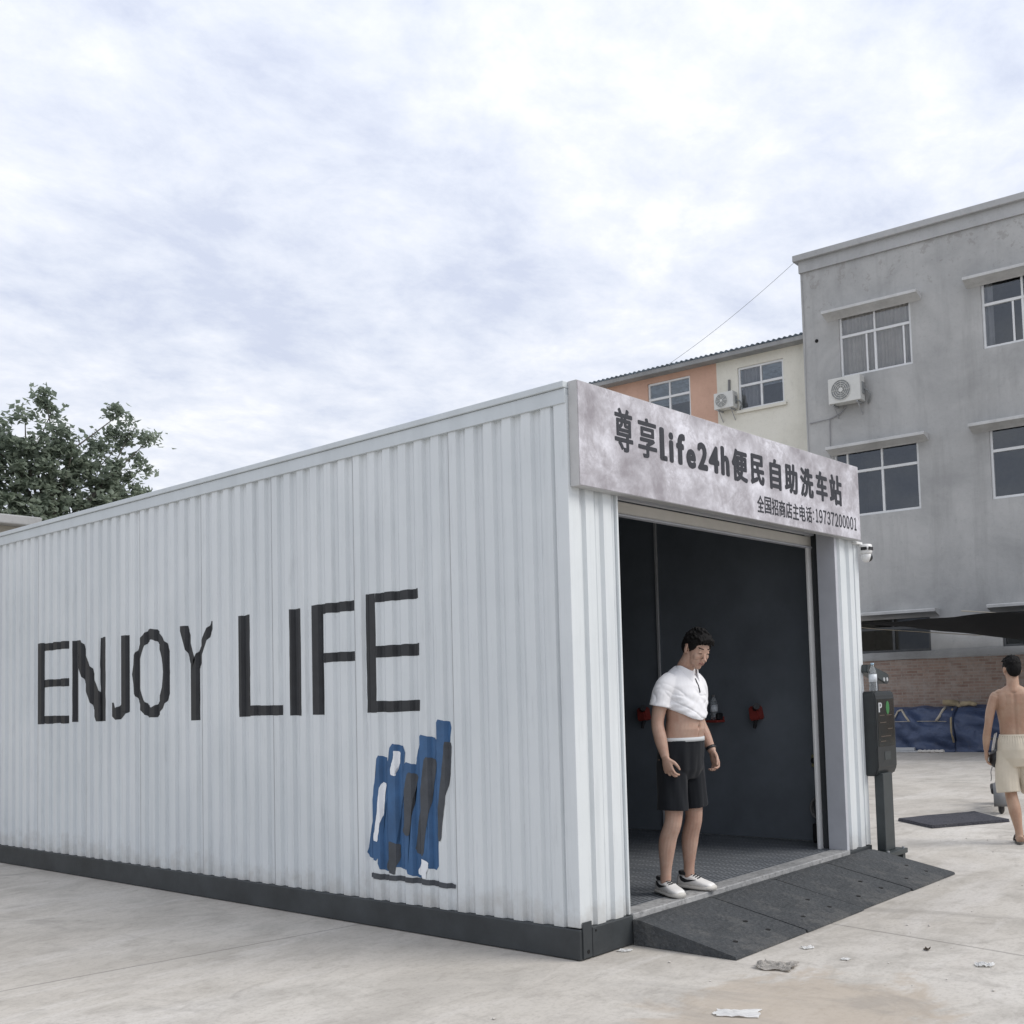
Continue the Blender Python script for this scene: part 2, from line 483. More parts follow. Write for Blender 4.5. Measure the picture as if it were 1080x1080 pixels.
M['scrap'] = mat('grey rag', (0.50, 0.475, 0.44), 0.9, var=0.3, scale=20)
M['leafdry'] = mat('dry leaf', (0.13, 0.10, 0.075), 0.9, var=0.4, scale=40)
M['blue'] = mat('blue wall paint', (0.035, 0.105, 0.23), 0.55, var=0.22, scale=5)
M['char'] = mat('charcoal wall paint', (0.055, 0.062, 0.072), 0.55, var=0.3, scale=7)
M['wpaint'] = mat('white wall paint', (0.80, 0.82, 0.84), 0.5, var=0.04)
M['gpaint'] = mat('grey green wall paint', (0.22, 0.25, 0.245), 0.55, var=0.2, scale=8)
M['pinkp'] = mat('dusty pink wall paint', (0.40, 0.31, 0.35), 0.55)
M['tanwall'] = mat_stucco('tan wall', (0.42, 0.39, 0.33), (0.35, 0.33, 0.28), (0.47, 0.44, 0.37))


def mat_tarp():
    t = NT('blue tarpaulin')
    n = t.noise(1.7, 6, 0.6)
    c = t.ramp(n, [(0.3, (0.030, 0.046, 0.098)), (0.7, (0.052, 0.078, 0.15))])
    d = t.noise(4.5, 8, 0.75, loc=(3, 1, 0))
    c = t.mix(t.math('MULTIPLY', t.ramp(d, [(0.52, 0.0), (0.72, 1.0)]), 0.25), c, (0.16, 0.16, 0.17))
    t.l(c, t.b.inputs['Base Color'])
    t.b.inputs['Roughness'].default_value = 0.5
    t.bump(t.noise(7, 5, 0.6, (1, 1, 1.5), dist=1.0), 0.5, 0.05)
    return t.m


M['tarp'] = mat_tarp()


def mat_grate():
    t = NT('grey steel floor grating')
    x, y, _ = t.xyz()
    q = t.math('FRACT', t.math('MULTIPLY', y, 1 / 0.036))
    s = t.ramp(t.math('ABSOLUTE', t.math('SUBTRACT', q, 0.5)), [(0.16, 1.0), (0.26, 0.0)])
    p = t.math('FRACT', t.math('MULTIPLY', x, 1 / 0.15))
    bar = t.ramp(t.math('ABSOLUTE', t.math('SUBTRACT', p, 0.5)), [(0.40, 0.0), (0.44, 1.0)])
    s = t.math('MULTIPLY', s, t.math('SUBTRACT', 1.0, bar))
    n = t.noise(1.6, 7, 0.65)
    base = t.ramp(n, [(0.3, (0.15, 0.165, 0.185)), (0.7, (0.25, 0.265, 0.285))])
    c = t.mix(t.math('MULTIPLY', s, 0.8), base, (0.03, 0.034, 0.04))
    t.l(c, t.b.inputs['Base Color'])
    t.b.inputs['Roughness'].default_value = 0.5
    t.b.inputs['Metallic'].default_value = 0.15
    t.bump(t.math('SUBTRACT', 1.0, s), 0.6, 0.01)
    return t.m


M['grate'] = mat_grate()


def mat_checker():
    t = NT('worn tread plate')
    vo = t.n('ShaderNodeTexVoronoi'); t.l(t.co, vo.inputs[0]); vo.inputs['Scale'].default_value = 26
    n = t.noise(3, 7, 0.7)
    f = t.noise(30, 6, 0.75)
    c = t.ramp(n, [(0.3, (0.24, 0.245, 0.25)), (0.7, (0.42, 0.42, 0.415))])
    c = t.mix(t.math('MULTIPLY', t.ramp(f, [(0.5, 0.0), (0.62, 1.0)]), 0.6), c, (0.12, 0.12, 0.12))
    t.l(c, t.b.inputs['Base Color'])
    t.b.inputs['Roughness'].default_value = 0.6
    t.b.inputs['Metallic'].default_value = 0.1
    t.bump(vo.outputs[0], 0.6, 0.006)
    return t.m


M['checker'] = mat_checker()


# ------------------------------------------------------------------ helpers
def link(name, bm, material, parent=None, smooth=False, loc=None):
    me = bpy.data.meshes.new(name)
    bm.normal_update()
    bm.to_mesh(me)
    bm.free()
    for m_ in (material if isinstance(material, (list, tuple)) else [material]):
        me.materials.append(m_)
    if smooth:
        for p in me.polygons:
            p.use_smooth = True
    o = bpy.data.objects.new(name, me)
    COL.objects.link(o)
    if parent is not None:
        o.parent = parent
    if loc:
        o.location = loc
    return o


def thing(name, label, cat, loc=(0, 0, 0), rotz=0.0, group=None):
    o = bpy.data.objects.new(name, None)
    o.empty_display_size = 0.2
    COL.objects.link(o)
    o.location = loc
    o.rotation_euler = (0, 0, rotz)
    tag(o, label, cat, group)
    return o


def tag(o, label, cat, group=None, kind=None):
    o['label'] = label
    o['category'] = cat
    if group:
        o['group'] = group
    if kind:
        o['kind'] = kind
    return o


def box(bm, x0, x1, y0, y1, z0, z1, bevel=0.0, seg=2, mi=0):
    vs = [bm.verts.new((x, y, z)) for x in (x0, x1) for y in (y0, y1) for z in (z0, z1)]
    F = ((0, 1, 3, 2), (4, 6, 7, 5), (0, 4, 5, 1), (2, 3, 7, 6), (0, 2, 6, 4), (1, 5, 7, 3))
    fs = [bm.faces.new([vs[i] for i in f]) for f in F]
    for f in fs:
        f.material_index = mi
    if bevel:
        es = list({e_ for f in fs for e_ in f.edges})
        r = bmesh.ops.bevel(bm, geom=es, offset=bevel, segments=seg, affect='EDGES', profile=0.5)
        for f in r['faces']:
            f.material_index = mi
    return vs


def prism(bm, pts, axis, a0, a1, mi=0):
    """extrude a 2-D outline along an axis"""
    def P(u, v, a):
        return {'x': (a, u, v), 'y': (u, a, v), 'z': (u, v, a)}[axis]
    A = [bm.verts.new(P(u, v, a0)) for u, v in pts]
    B = [bm.verts.new(P(u, v, a1)) for u, v in pts]
    n = len(pts)
    fs = [bm.faces.new(A), bm.faces.new(B[::-1])]
    for i in range(n):
        fs.append(bm.faces.new((A[i], B[i], B[(i + 1) % n], A[(i + 1) % n])))
    for f in fs:
        f.material_index = mi
    bmesh.ops.recalc_face_normals(bm, faces=fs)
    return fs


def tube(bm, pts, rad, n=10, mi=0, caps=True):
    pts = [Vector(p) for p in pts]
    if isinstance(rad, (int, float)):
        rad = [rad] * len(pts)
    rings = []
    up = None
    for i, p in enumerate(pts):
        d = (pts[min(i + 1, len(pts) - 1)] - pts[max(i - 1, 0)]).normalized()
        if up is None:
            up = Vector((0, 0, 1)) if abs(d.z) < 0.9 else Vector((0, 1, 0))
        a = d.cross(up)
        if a.length < 1e-4:
            a = d.cross(Vector((1, 0, 0)))
        a.normalize()
        b = a.cross(d).normalized()
        up = b
        rings.append([bm.verts.new(p + (a * math.cos(2 * math.pi * k / n) + b * math.sin(2 * math.pi * k / n)) * rad[i]) for k in range(n)])
    fs = []
    for i in range(len(rings) - 1):
        for k in range(n):
            fs.append(bm.faces.new((rings[i][k], rings[i][(k + 1) % n], rings[i + 1][(k + 1) % n], rings[i + 1][k])))
    if caps:
        fs.append(bm.faces.new(rings[0][::-1]))
        fs.append(bm.faces.new(rings[-1]))
    for f in fs:
        f.material_index = mi
    bmesh.ops.recalc_face_normals(bm, faces=fs)
    return rings


def loft(bm, rings, n=28, mi=0, caps=True, ex=2.0):
    """rings: (cx, cy, cz, rx, ry) horizontal ellipses, or a list of points"""
    RR = []
    for r in rings:
        if isinstance(r[0], (int, float)):
            cx, cy, cz, rx, ry = r[:5]
            e_ = r[5] if len(r) > 5 else ex
            ring = []
            for k in range(n):
                a = 2 * math.pi * k / n
                c_, s_ = math.cos(a), math.sin(a)
                ring.append(Vector((cx + rx * math.copysign(abs(c_) ** (2 / e_), c_), cy + ry * math.copysign(abs(s_) ** (2 / e_), s_), cz)))
        else:
            ring = [Vector(p) for p in r]
        RR.append([bm.verts.new(p) for p in ring])
    fs = []
    n = len(RR[0])
    for i in range(len(RR) - 1):
        for k in range(n):
            fs.append(bm.faces.new((RR[i][k], RR[i][(k + 1) % n], RR[i + 1][(k + 1) % n], RR[i + 1][k])))
    if caps:
        fs.append(bm.faces.new(RR[0][::-1]))
        fs.append(bm.faces.new(RR[-1]))
    for f in fs:
        f.material_index = mi
    bmesh.ops.recalc_face_normals(bm, faces=fs)
    return RR


def ellipsoid(bm, c, r, mat3=None, u=20, v=14):
    g = bmesh.ops.create_uvsphere(bm, u_segments=u, v_segments=v, radius=1.0)
    for q in g['verts']:
        p = Vector((q.co.x * r[0], q.co.y * r[1], q.co.z * r[2]))
        if mat3:
            p = mat3 @ p
        q.co = p + Vector(c)
    return g['verts']


def remesh(bm, voxel, smooth=2):
    """one continuous skin over overlapping closed volumes"""
    me = bpy.data.meshes.new('tmp')
    bm.to_mesh(me)
    bm.free()
    o = bpy.data.objects.new('tmp', me)
    COL.objects.link(o)
    md = o.modifiers.new('r', 'REMESH')
    md.mode = 'VOXEL'
    md.voxel_size = voxel
    if smooth:
        s_ = o.modifiers.new('s', 'SMOOTH')
        s_.factor = 0.5
        s_.iterations = smooth
    bpy.context.view_layer.update()
    ev = o.evaluated_get(bpy.context.evaluated_depsgraph_get())
    m2_ = bpy.data.meshes.new_from_object(ev)
    bpy.data.objects.remove(o)
    bpy.data.meshes.remove(me)
    b = bmesh.new()
    b.from_mesh(m2_)
    bpy.data.meshes.remove(m2_)
    return b


def text_bm(s, bold=0.0, extrude=0.004):
    """one line of text, as a flat solid in x (along) and z (up), its front facing -y"""
    cu = bpy.data.curves.new('t', 'FONT')
    cu.body = s
    cu.offset = bold
    cu.resolution_u = 4
    o = bpy.data.objects.new('t', cu)
    COL.objects.link(o)
    bpy.context.view_layer.update()
    me = bpy.data.meshes.new_from_object(o.evaluated_get(bpy.context.evaluated_depsgraph_get()))
    bpy.data.objects.remove(o)
    b = bmesh.new()
    b.from_mesh(me)
    bpy.data.meshes.remove(me)
    bmesh.ops.remove_doubles(b, verts=b.verts, dist=1e-5)
    fs = b.faces[:]
    bmesh.ops.recalc_face_normals(b, faces=fs)
    r = bmesh.ops.extrude_face_region(b, geom=fs)
    for v in [g for g in r['geom'] if isinstance(g, bmesh.types.BMVert)]:
        v.co.z += 1.0
    for v in b.verts:
        v.co = Vector((v.co.x, -v.co.z * extrude, v.co.y))
    return b


def fit_text(bm_to, s, x0, x1, z0, z1, y, bold=0.0, depth=0.004, descend=False):
    b = text_bm(s, bold, 1.0)
    xs = [v.co.x for v in b.verts]
    zs = [v.co.z for v in b.verts]
    ax, bx_, az, bz_ = min(xs), max(xs), min(zs), max(zs)
    me = bpy.data.meshes.new('t')
    for v in b.verts:
        v.co = Vector((x0 + (v.co.x - ax) / (bx_ - ax) * (x1 - x0), y + v.co.y * depth, z0 + (v.co.z - az) / (bz_ - az) * (z1 - z0)))
    b.to_mesh(me)
    b.free()
    bm_to.from_mesh(me)
    bpy.data.meshes.remove(me)


# ------------------------------------------------------------------ ground
bm = bmesh.new()
Gs = 400
vs = [bm.verts.new(p) for p in ((-Gs, -Gs, 0), (Gs, -Gs, 0), (Gs, Gs, 0), (-Gs, Gs, 0))]
bm.faces.new(vs)
g = link('ground', bm, M['ground'])
g['kind'] = 'structure'

# ------------------------------------------------------------------ the car wash container
W, H, HB, LEN = 3.671, 3.3165, 0.173, 9.6
P_, CREST, SLOPE, DEEP = 0.162, 0.074, 0.014, 0.023


def prof(s, s0):
    """depth of the cladding below its outermost face at distance s, crest centre at s0"""
    q = (s - s0 + P_ / 2) % P_ - P_ / 2
    a = abs(q)
    if a <= CREST / 2:
        return 0.0
    if a <= CREST / 2 + SLOPE:
        return DEEP * (a - CREST / 2) / SLOPE
    # shallow stiffening rib in the middle of the pan
    m_ = P_ / 2 - a
    return DEEP - 0.003 * min(1.0, max(0.0, (0.012 - m_) / 0.004))


def breaks(a, b, s0):
    ks = []
    k = math.floor((a - s0) / P_) - 1
    while s0 + k * P_ < b + P_:
        c = s0 + k * P_
        for d in (-P_ / 2 - 0.012, -P_ / 2 - 0.008, -P_ / 2 + 0.008, -P_ / 2 + 0.012, -CREST / 2 - SLOPE, -CREST / 2, CREST / 2, CREST / 2 + SLOPE):
            ks.append(c + d)
        k += 1
    return [a] + sorted({round(q, 5) for q in ks if a + 1e-3 < q < b - 1e-3}) + [b]


SY0 = 0.162
car = thing('car_wash_container', 'long white corrugated steel container housing a self service car wash bay', 'car wash', (0, 0, 0))


def clad_sheet(name, a, b, s0, z0, z1, place, parent, back=0.045):
    bm = bmesh.new()
    bs = breaks(a, b, s0)
    for i in range(len(bs)):
        pass
    fr = [(bm.verts.new(place(s, prof(s, s0), z0)), bm.verts.new(place(s, prof(s, s0), z1))) for s in bs]
    for i in range(len(fr) - 1):
        bm.faces.new((fr[i][0], fr[i + 1][0], fr[i + 1][1], fr[i][1]))
    bk = [(bm.verts.new(place(s, back, z0)), bm.verts.new(place(s, back, z1))) for s in (a, b)]
    bm.faces.new((bk[1][0], bk[0][0], bk[0][1], bk[1][1]))
    bm.faces.new([bk[0][0]] + [f[0] for f in fr[::-1]][::-1] + [bk[1][0]])
    bm.faces.new(([bk[0][1]] + [f[1] for f in fr] + [bk[1][1]])[::-1])
    bm.faces.new((bk[0][0], bk[0][1], fr[0][1], fr[0][0]))
    bm.faces.new((bk[1][1], bk[1][0], fr[-1][0], fr[-1][1]))
    bmesh.ops.recalc_face_normals(bm, faces=bm.faces[:])
    return link(name, bm, M['clad'], parent)


clad_sheet('side_wall', 0.096, LEN - 0.1, SY0, HB + 0.002, 3.20, lambda s, d, z: (d, s, z), car)
clad_sheet('far_wall', 0.096, LEN - 0.1, SY0, HB + 0.002, 3.20, lambda s, d, z: (W - d, s, z), car)
clad_sheet('back_wall', 0.1, W - 0.1, 0.1, HB + 0.002, 3.20, lambda s, d, z: (s, LEN - d, z), car)
clad_sheet('front_panel', 0.096, 0.445, 0.19, HB + 0.002, 2.76, lambda s, d, z: (s, d, z), car)
clad_sheet('front_panel', 3.30, W - 0.075, 3.385, HB + 0.002, 2.76, lambda s, d, z: (s, d, z), car)
# sheet overlaps
bm = bmesh.new()
for k in range(1, 11):
    y = SY0 + P_ * (6 * k - 1) + CREST / 2 - 0.004
    if y < LEN - 0.3:
        box(bm, -0.0008, 0.003, y - 0.003, y + 0.003, HB + 0.004, 3.19)
link('sheet_seam', bm, M['steel'], car)
# corner posts (folded flashing)
for (x0, x1, y0, y1) in ((-0.004, 0.096, -0.004, 0.096), (W - 0.075, W + 0.004, -0.004, 0.096), (-0.004, 0.096, LEN - 0.1, LEN + 0.004), (W - 0.092, W + 0.004, LEN - 0.1, LEN + 0.004)):
    bm = bmesh.new()
    box(bm, x0, x1, y0, y1, HB + 0.006, 3.24, 0.006)
    link('corner_post', bm, M['trim'] if y0 > 1 else M['clad'], car)
# jamb strips of the opening
bm = bmesh.new()
box(bm, 0.445, 0.462, 0.002, 0.19, HB + 0.003, 2.80, 0.003)
link('door_jamb', bm, M['clad'], car)
bm = bmesh.new()
box(bm, 3.260, 3.300, 0.001, 0.165, HB + 0.003, 2.80, 0.003)
link('door_jamb', bm, M['jamb'], car)
bm = bmesh.new()
box(bm, 3.30, 3.52, 0.166, 0.235, HB + 0.003, 2.80)
link('guide_channel', bm, M['joint'], car)
bm = bmesh.new()
box(bm, 3.245, 3.52, 0.240, 0.262, HB + 0.003, 2.80, 0.003)
link('guide_rail', bm, M['white'], car)
bm = bmesh.new()
box(bm, 0.18, 0.44, 0.238, 0.272, HB + 0.003, 2.80, 0.004)
link('guide_rail', bm, M['white'], car)
# rolled-up shutter showing its lowest slat under the sign
sh = link('roller_shutter', (lambda b: (box(b, 0.30, 3.43, 0.235, 0.262, 2.655, 2.735, 0.006), b)[1])(bmesh.new()), M['cream'], car)
bm = bmesh.new()
box(bm, 0.30, 3.43, 0.225, 0.275, 2.640, 2.653, 0.003)
link('bottom_bar', bm, M['jamb'], sh)
bm = bmesh.new()
box(bm, 0.446, 3.275, 0.190, 0.225, 2.738, 2.83)
link('door_lintel', bm, M['jamb'], car)
bm = bmesh.new()
tube(bm, [(0.2, 0.36, 2.98), (3.5, 0.36, 2.98)], 0.14, 16)
link('shutter_roll', bm, M['cream'], sh, True)
# roof, its trim and the base skirt
bm = bmesh.new()
box(bm, 0.01, W - 0.01, 0.002, LEN - 0.01, 3.24, 3.30)
link('roof', bm, M['trim'], car)
for (x0, x1) in ((-0.012, 0.03), (W - 0.03, W + 0.012)):
    bm = bmesh.new()
    box(bm, x0, x1, -0.003, LEN + 0.012, 3.188, 3.275, 0.003)
    xc = (x0 - 0.014, x1 + 0.0) if x0 < 1 else (x0, x1 + 0.014)
    box(bm, xc[0], xc[1], -0.005, LEN + 0.014, 3.2765, H, 0.005)
    link('roof_trim', bm, M['trim'], car)
bm = bmesh.new()
box(bm, 0.03, W - 0.03, LEN - 0.02, LEN + 0.012, 3.188, H - 0.003)
link('roof_trim', bm, M['trim'], car)
for i, (x0, x1, y0, y1) in enumerate(((-0.016, 0.09, -0.008, LEN + 0.01), (W - 0.09, W + 0.012, -0.008, LEN + 0.01), (0.09, W - 0.09, -0.012, 0.10), (0.09, W - 0.09, LEN - 0.09, LEN + 0.008))):
    bm = bmesh.new()
    box(bm, x0, x1, y0, y1, 0.004, HB, 0.006)
    link('base_beam', bm, M['skirt'], car)
# corner casting that rises a little above the skirt, with a round lifting eye
bm = bmesh.new()
box(bm, 0.004, 0.080, -0.017, -0.009, 0.012, 0.212, 0.002)
cc = link('corner_casting', bm, M['skirt'], car)
bm = bmesh.new()
tube(bm, [(0.045, -0.0185, 0.045), (0.045, -0.0160, 0.045)], 0.012, 14)
link('lifting_eye', bm, M['hole'], cc)
bm = bmesh.new()
tube(bm, [(0.12, -0.0145, 0.15), (0.12, -0.0110, 0.15)], 0.007, 12)
link('bolt_hole', bm, M['hole'], car)
# interior
bm = bmesh.new()
box(bm, 0.05, 0.075, 0.28, LEN - 0.06, HB + 0.012, 3.235)
link('inner_wall', bm, M['inner'], car)
bm = bmesh.new()
box(bm, 3.60, 3.62, 0.275, LEN - 0.06, HB + 0.012, 3.235)
link('inner_wall', bm, M['inner'], car)
bm = bmesh.new()
box(bm, 0.08, 3.59, LEN - 0.12, LEN - 0.07, HB + 0.012, 3.235)
link('inner_wall', bm, M['inner'], car)
bm = bmesh.new()
box(bm, 0.08, 3.59, 0.30, LEN - 0.125, 3.18, 3.232)
link('ceiling', bm, M['inner'], car)
bm = bmesh.new()
box(bm, 0.095, 3.598, 0.135, LEN - 0.13, HB - 0.06, HB + 0.006)
link('floor_grating', bm, M['grate'], car)
bm = bmesh.new()
box(bm, 0.462, 3.276, -0.016, 0.132, HB - 0.03, HB + 0.010, 0.006)
link('threshold_plate', bm, M['checker'], car)
# vertical trim strip on the far inside wall
bm = bmesh.new()
box(bm, 3.578, 3.599, 2.045, 2.070, HB + 0.012, 3.18, 0.003)
link('wall_strip', bm, M['lightgrey'], car)
bm = bmesh.new()
box(bm, 3.592, 3.599, 1.61, 1.665, 1.525, 1.555)
link('notice_plate', bm, M['lightgrey'], car)


# painted wall lettering, laid over the ribs of the cladding
def paint(bm, pts, mi=0, lift=0.0015):
    """pts: outline in (y, z) on the side wall; returns faces folded over the ribs"""
    b = bmesh.new()
    f = b.faces.new([b.verts.new((0, y, z)) for y, z in pts])
    bmesh.ops.triangulate(b, faces=[f])
    ys = [p[0] for p in pts]
    for q in breaks(min(ys) - 0.3, max(ys) + 0.3, SY0):
        if min(ys) < q < max(ys):
            bmesh.ops.bisect_plane(b, geom=b.verts[:] + b.edges[:] + b.faces[:], plane_co=(0, q, 0), plane_no=(0, 1, 0), dist=1e-5)
    for v in b.verts:
        v.co.x = prof(v.co.y, SY0) - lift
    for f in b.faces:
        f.material_index = mi
        f.normal_update()
        if f.normal.x > 0:
            f.normal_flip()
    me = bpy.data.meshes.new('p')
    b.to_mesh(me)
    b.free()
    bm.from_mesh(me)
    bpy.data.meshes.remove(me)


def rect(y0, y1, z0, z1):
    return [(y0, z0), (y1, z0), (y1, z1), (y0, z1)]


def wob(pts, amp=0.006, step=0.05, seed=0):
    """hand-painted edge: subdivide the outline and jitter it"""
    o = []
    n = len(pts)
    for i in range(n):
        a, b = Vector(pts[i]), Vector(pts[(i + 1) % n])
        k = max(1, int((b - a).length / step))
        for j in range(k):
            p = a.lerp(b, j / k)
            nv = noise.noise_vector(Vector((p.x * 9 + seed, p.y * 9, seed * 1.7)))
            o.append((p.x + nv.x * amp, p.y + nv.y * amp))
    return o


letters = []
letters.append(rect(6.675, 6.80, 1.37, 2.145))                                   # E
letters += [rect(6.155, 6.675, a, a + 0.072) for a in (1.375, 1.72, 2.07)]
letters.append(rect(5.945, 6.06, 1.385, 2.13)); letters.append(rect(5.435, 5.555, 1.39, 2.135))    # N
letters.append([(5.945, 2.13), (5.945, 1.88), (5.61, 1.39), (5.535, 1.39), (5.535, 1.62), (5.90, 2.13)])
letters.append(rect(5.05, 5.19, 1.47, 2.13))                                    # J
letters.append([(5.19, 1.53), (5.19, 1.44), (5.155, 1.405), (5.26, 1.40), (5.33, 1.44), (5.355, 1.50), (5.35, 1.55), (5.285, 1.55), (5.265, 1.50)])
letters.append([(5.05, 1.47), (5.19, 1.47), (5.19, 1.41), (5.155, 1.405), (5.13, 1.42)])
for k in range(28):                                                               # O, laid as short strokes
    q = []
    for kk in (k, k + 1):
        a = math.pi / 2 + 2 * math.pi * kk / 28
        j = 0.010 * math.sin(3.1 * kk)if kk % 28 else 0.0
        q.append(((4.655 + (0.305 + j) * math.cos(a), 1.785 + (0.375 + j) * math.sin(a)), (4.655 + (0.195 + j * .5) * math.cos(a), 1.785 + (0.285 - j * .5) * math.sin(a))))
    letters.append([q[0][0], q[1][0], q[1][1], q[0][1]])
letters.append([(4.205, 2.15), (4.10, 2.15), (3.965, 1.87), (4.01, 1.80), (4.045, 1.80)])              # Y
letters.append([(3.75, 2.17), (3.715, 2.145), (3.925, 1.80), (4.01, 1.80), (3.995, 1.87)])
letters.append(rect(3.93, 4.04, 1.385, 1.80))
letters.append(rect(3.195, 3.345, 1.405, 2.18)); letters.append(rect(2.81, 3.195, 1.412, 1.487))       # L
letters.append(rect(2.555, 2.69, 1.408, 2.178))                                  # I
letters.append(rect(2.315, 2.445, 1.41, 2.19)); letters.append(rect(1.965, 2.315, 2.122, 2.192)); letters.append(rect(1.965, 2.315, 1.775, 1.842))    # F
letters.append(rect(1.715, 1.84, 1.416, 2.222)); letters += [rect(1.28, 1.715, a, b) for a, b in ((1.420, 1.492), (1.783, 1.862), (2.156, 2.218))]  # E
bm = bmesh.new()
for i, p in enumerate(letters):
    p = [(y + 0.032 + 0.0065 * y, z) for y, z in p]
    paint(bm, wob(p, 0.0055, 0.04, i * 3.1) if not 10 <= i < 38 else p)
link('painted_lettering', bm, M['letter'], car)
# abstract painted panel below the lettering (plain strokes of the same colours)
bm = bmesh.new()
def stroke(y0, z0, y1, z1, wd, mi, seed, lift):
    a, b = Vector((y0, z0)), Vector((y1, z1))
    d = (b - a).normalized()
    nrm = Vector((-d.y, d.x))
    ptsL, ptsR = [], []
    K = 26
    for k in range(K + 1):
        t_ = k / K
        p = a.lerp(b, t_)
        ww = wd * (0.5 + 0.10 * noise.noise(Vector((t_ * 3, seed, 0))))
        q = noise.noise(Vector((t_ * 2.2, seed, 5))) * wd * 0.22 + noise.noise(Vector((t_ * 14, seed, 2))) * 0.004
        tap = 1.0 if 0 < k < K else 0.72
        ptsL.append(tuple(p + nrm * (ww * tap + q)))
        ptsR.append(tuple(p - nrm * (ww * tap - q)))
    paint(bm, ptsL + ptsR[::-1], mi, lift)
for i, (y0, z0, y1, z1, wd, mi, lf) in enumerate((
        (1.84, 0.44, 1.70, 1.12, 0.13, 0, 0), (1.70, 0.37, 1.55, 1.20, 0.16, 0, 1), (1.56, 0.40, 1.42, 1.08, 0.15, 0, 0), (1.42, 0.36, 1.27, 1.26, 0.16, 0, 1), (1.27, 0.42, 1.12, 1.36, 0.13, 0, 0),
        (1.79, 0.56, 1.71, 0.95, 0.05, 2, 2), (1.50, 0.62, 1.42, 1.02, 0.09, 1, 2), (1.36, 0.50, 1.24, 1.12, 0.10, 1, 2), (1.17, 0.60, 1.07, 1.22, 0.06, 1, 1),
        (1.64, 0.36, 1.60, 0.56, 0.10, 1, 2), (1.34, 0.36, 1.31, 0.47, 0.09, 2, 2), (1.60, 1.00, 1.57, 1.16, 0.05, 2, 2), (1.86, 0.335, 1.04, 0.325, 0.035, 1, 3))):
    stroke(y0, z0, y1, z1, wd, mi, 1.3 * i, 0.0012 * (1 + lf))
link('painted_panel', bm, [M['blue'], M['char'], M['wpaint']], car)

# ------------------------------------------------------------------ the sign over the entrance
sg = thing('sign_board', 'grey marble patterned sign box with black Chinese lettering above the wash bay entrance', 'sign', (0, 0, 0))
bm = bmesh.new()
box(bm, 0.018, 3.593, -0.072, -0.006, 2.698, H)
link('sign_box', bm, M['signside'], sg)
bm = bmesh.new()
box(bm, 0.022, 3.589, -0.0765, -0.0725, 2.702, H - 0.004)
link('sign_face', bm, M['marble'], sg)


def bold_text(bm, s_, x0, x1, z0, z1, rx_, rz_):
    """a heavy weight: the outline laid several times round a small ring, each layer a hair prouder than the last"""
    for k in range(9):
        a = 2 * math.pi * k / 8
        ox, oz = (rx_ * math.cos(a), rz_ * math.sin(a)) if k < 8 else (0, 0)
        fit_text(bm, s_, x0 + rx_ + ox, x1 - rx_ + ox, z0 + rz_ + oz, z1 - rz_ + oz, -0.0769 - 0.00012 * k, 0.0, 0.0012)


bm = bmesh.new()
for s_, a, b, c, d in (('尊', .352, .532, 2.955, 3.222), ('享', .582, .775, 2.952, 3.205), ('便', 1.642, 1.848, 2.945, 3.175), ('民', 1.886, 2.075, 2.952, 3.175), ('自', 2.150, 2.315, 2.950, 3.18),
                       ('助', 2.365, 2.562, 2.950, 3.18), ('洗', 2.600, 2.808, 2.950, 3.18), ('车', 2.848, 3.037, 2.950, 3.188), ('站', 3.072, 3.282, 2.945, 3.192)):
    bold_text(bm, s_, a, b, c, d, 0.0105 if s_ not in '尊享' else 0.0065, 0.0075 if s_ not in '尊享' else 0.0045)
for s_, a, b, c, d in (('l', .805, .855, 2.962, 3.175), ('i', .905, .955, 2.962, 3.160), ('f', .985, 1.085, 2.962, 3.170), ('e', 1.095, 1.205, 2.955, 3.085),
                       ('2', 1.225, 1.345, 2.962, 3.150), ('4', 1.355, 1.485, 2.962, 3.150), ('h', 1.505, 1.612, 2.962, 3.165)):
    bold_text(bm, s_, a, b, c, d, 0.013, 0.010)
bold_text(bm, '-', .83, .885, 2.962, 2.995, 0.008, 0.008)
link('shop_name', bm, M['signink'], sg)
bm = bmesh.new()
for k, s_ in enumerate('全国招商店主电话'):
    bold_text(bm, s_, 1.960 + 0.1015 * k, 2.052 + 0.1015 * k, 2.758, 2.882, 0.0016, 0.0016)
fit_text(bm, ':', 2.782, 2.797, 2.785, 2.855, -0.0769, 0, 0.0012)
for k, s_ in enumerate('１９７３７２００００１'):
    bold_text(bm, s_, 2.815 + 0.0657 * k + (0.010 if s_ == '１' else 0), 2.868 + 0.0657 * k - (0.006 if s_ == '１' else 0), 2.772, 2.880, 0.0016, 0.0016)
link('phone_line', bm, M['signink'], sg)

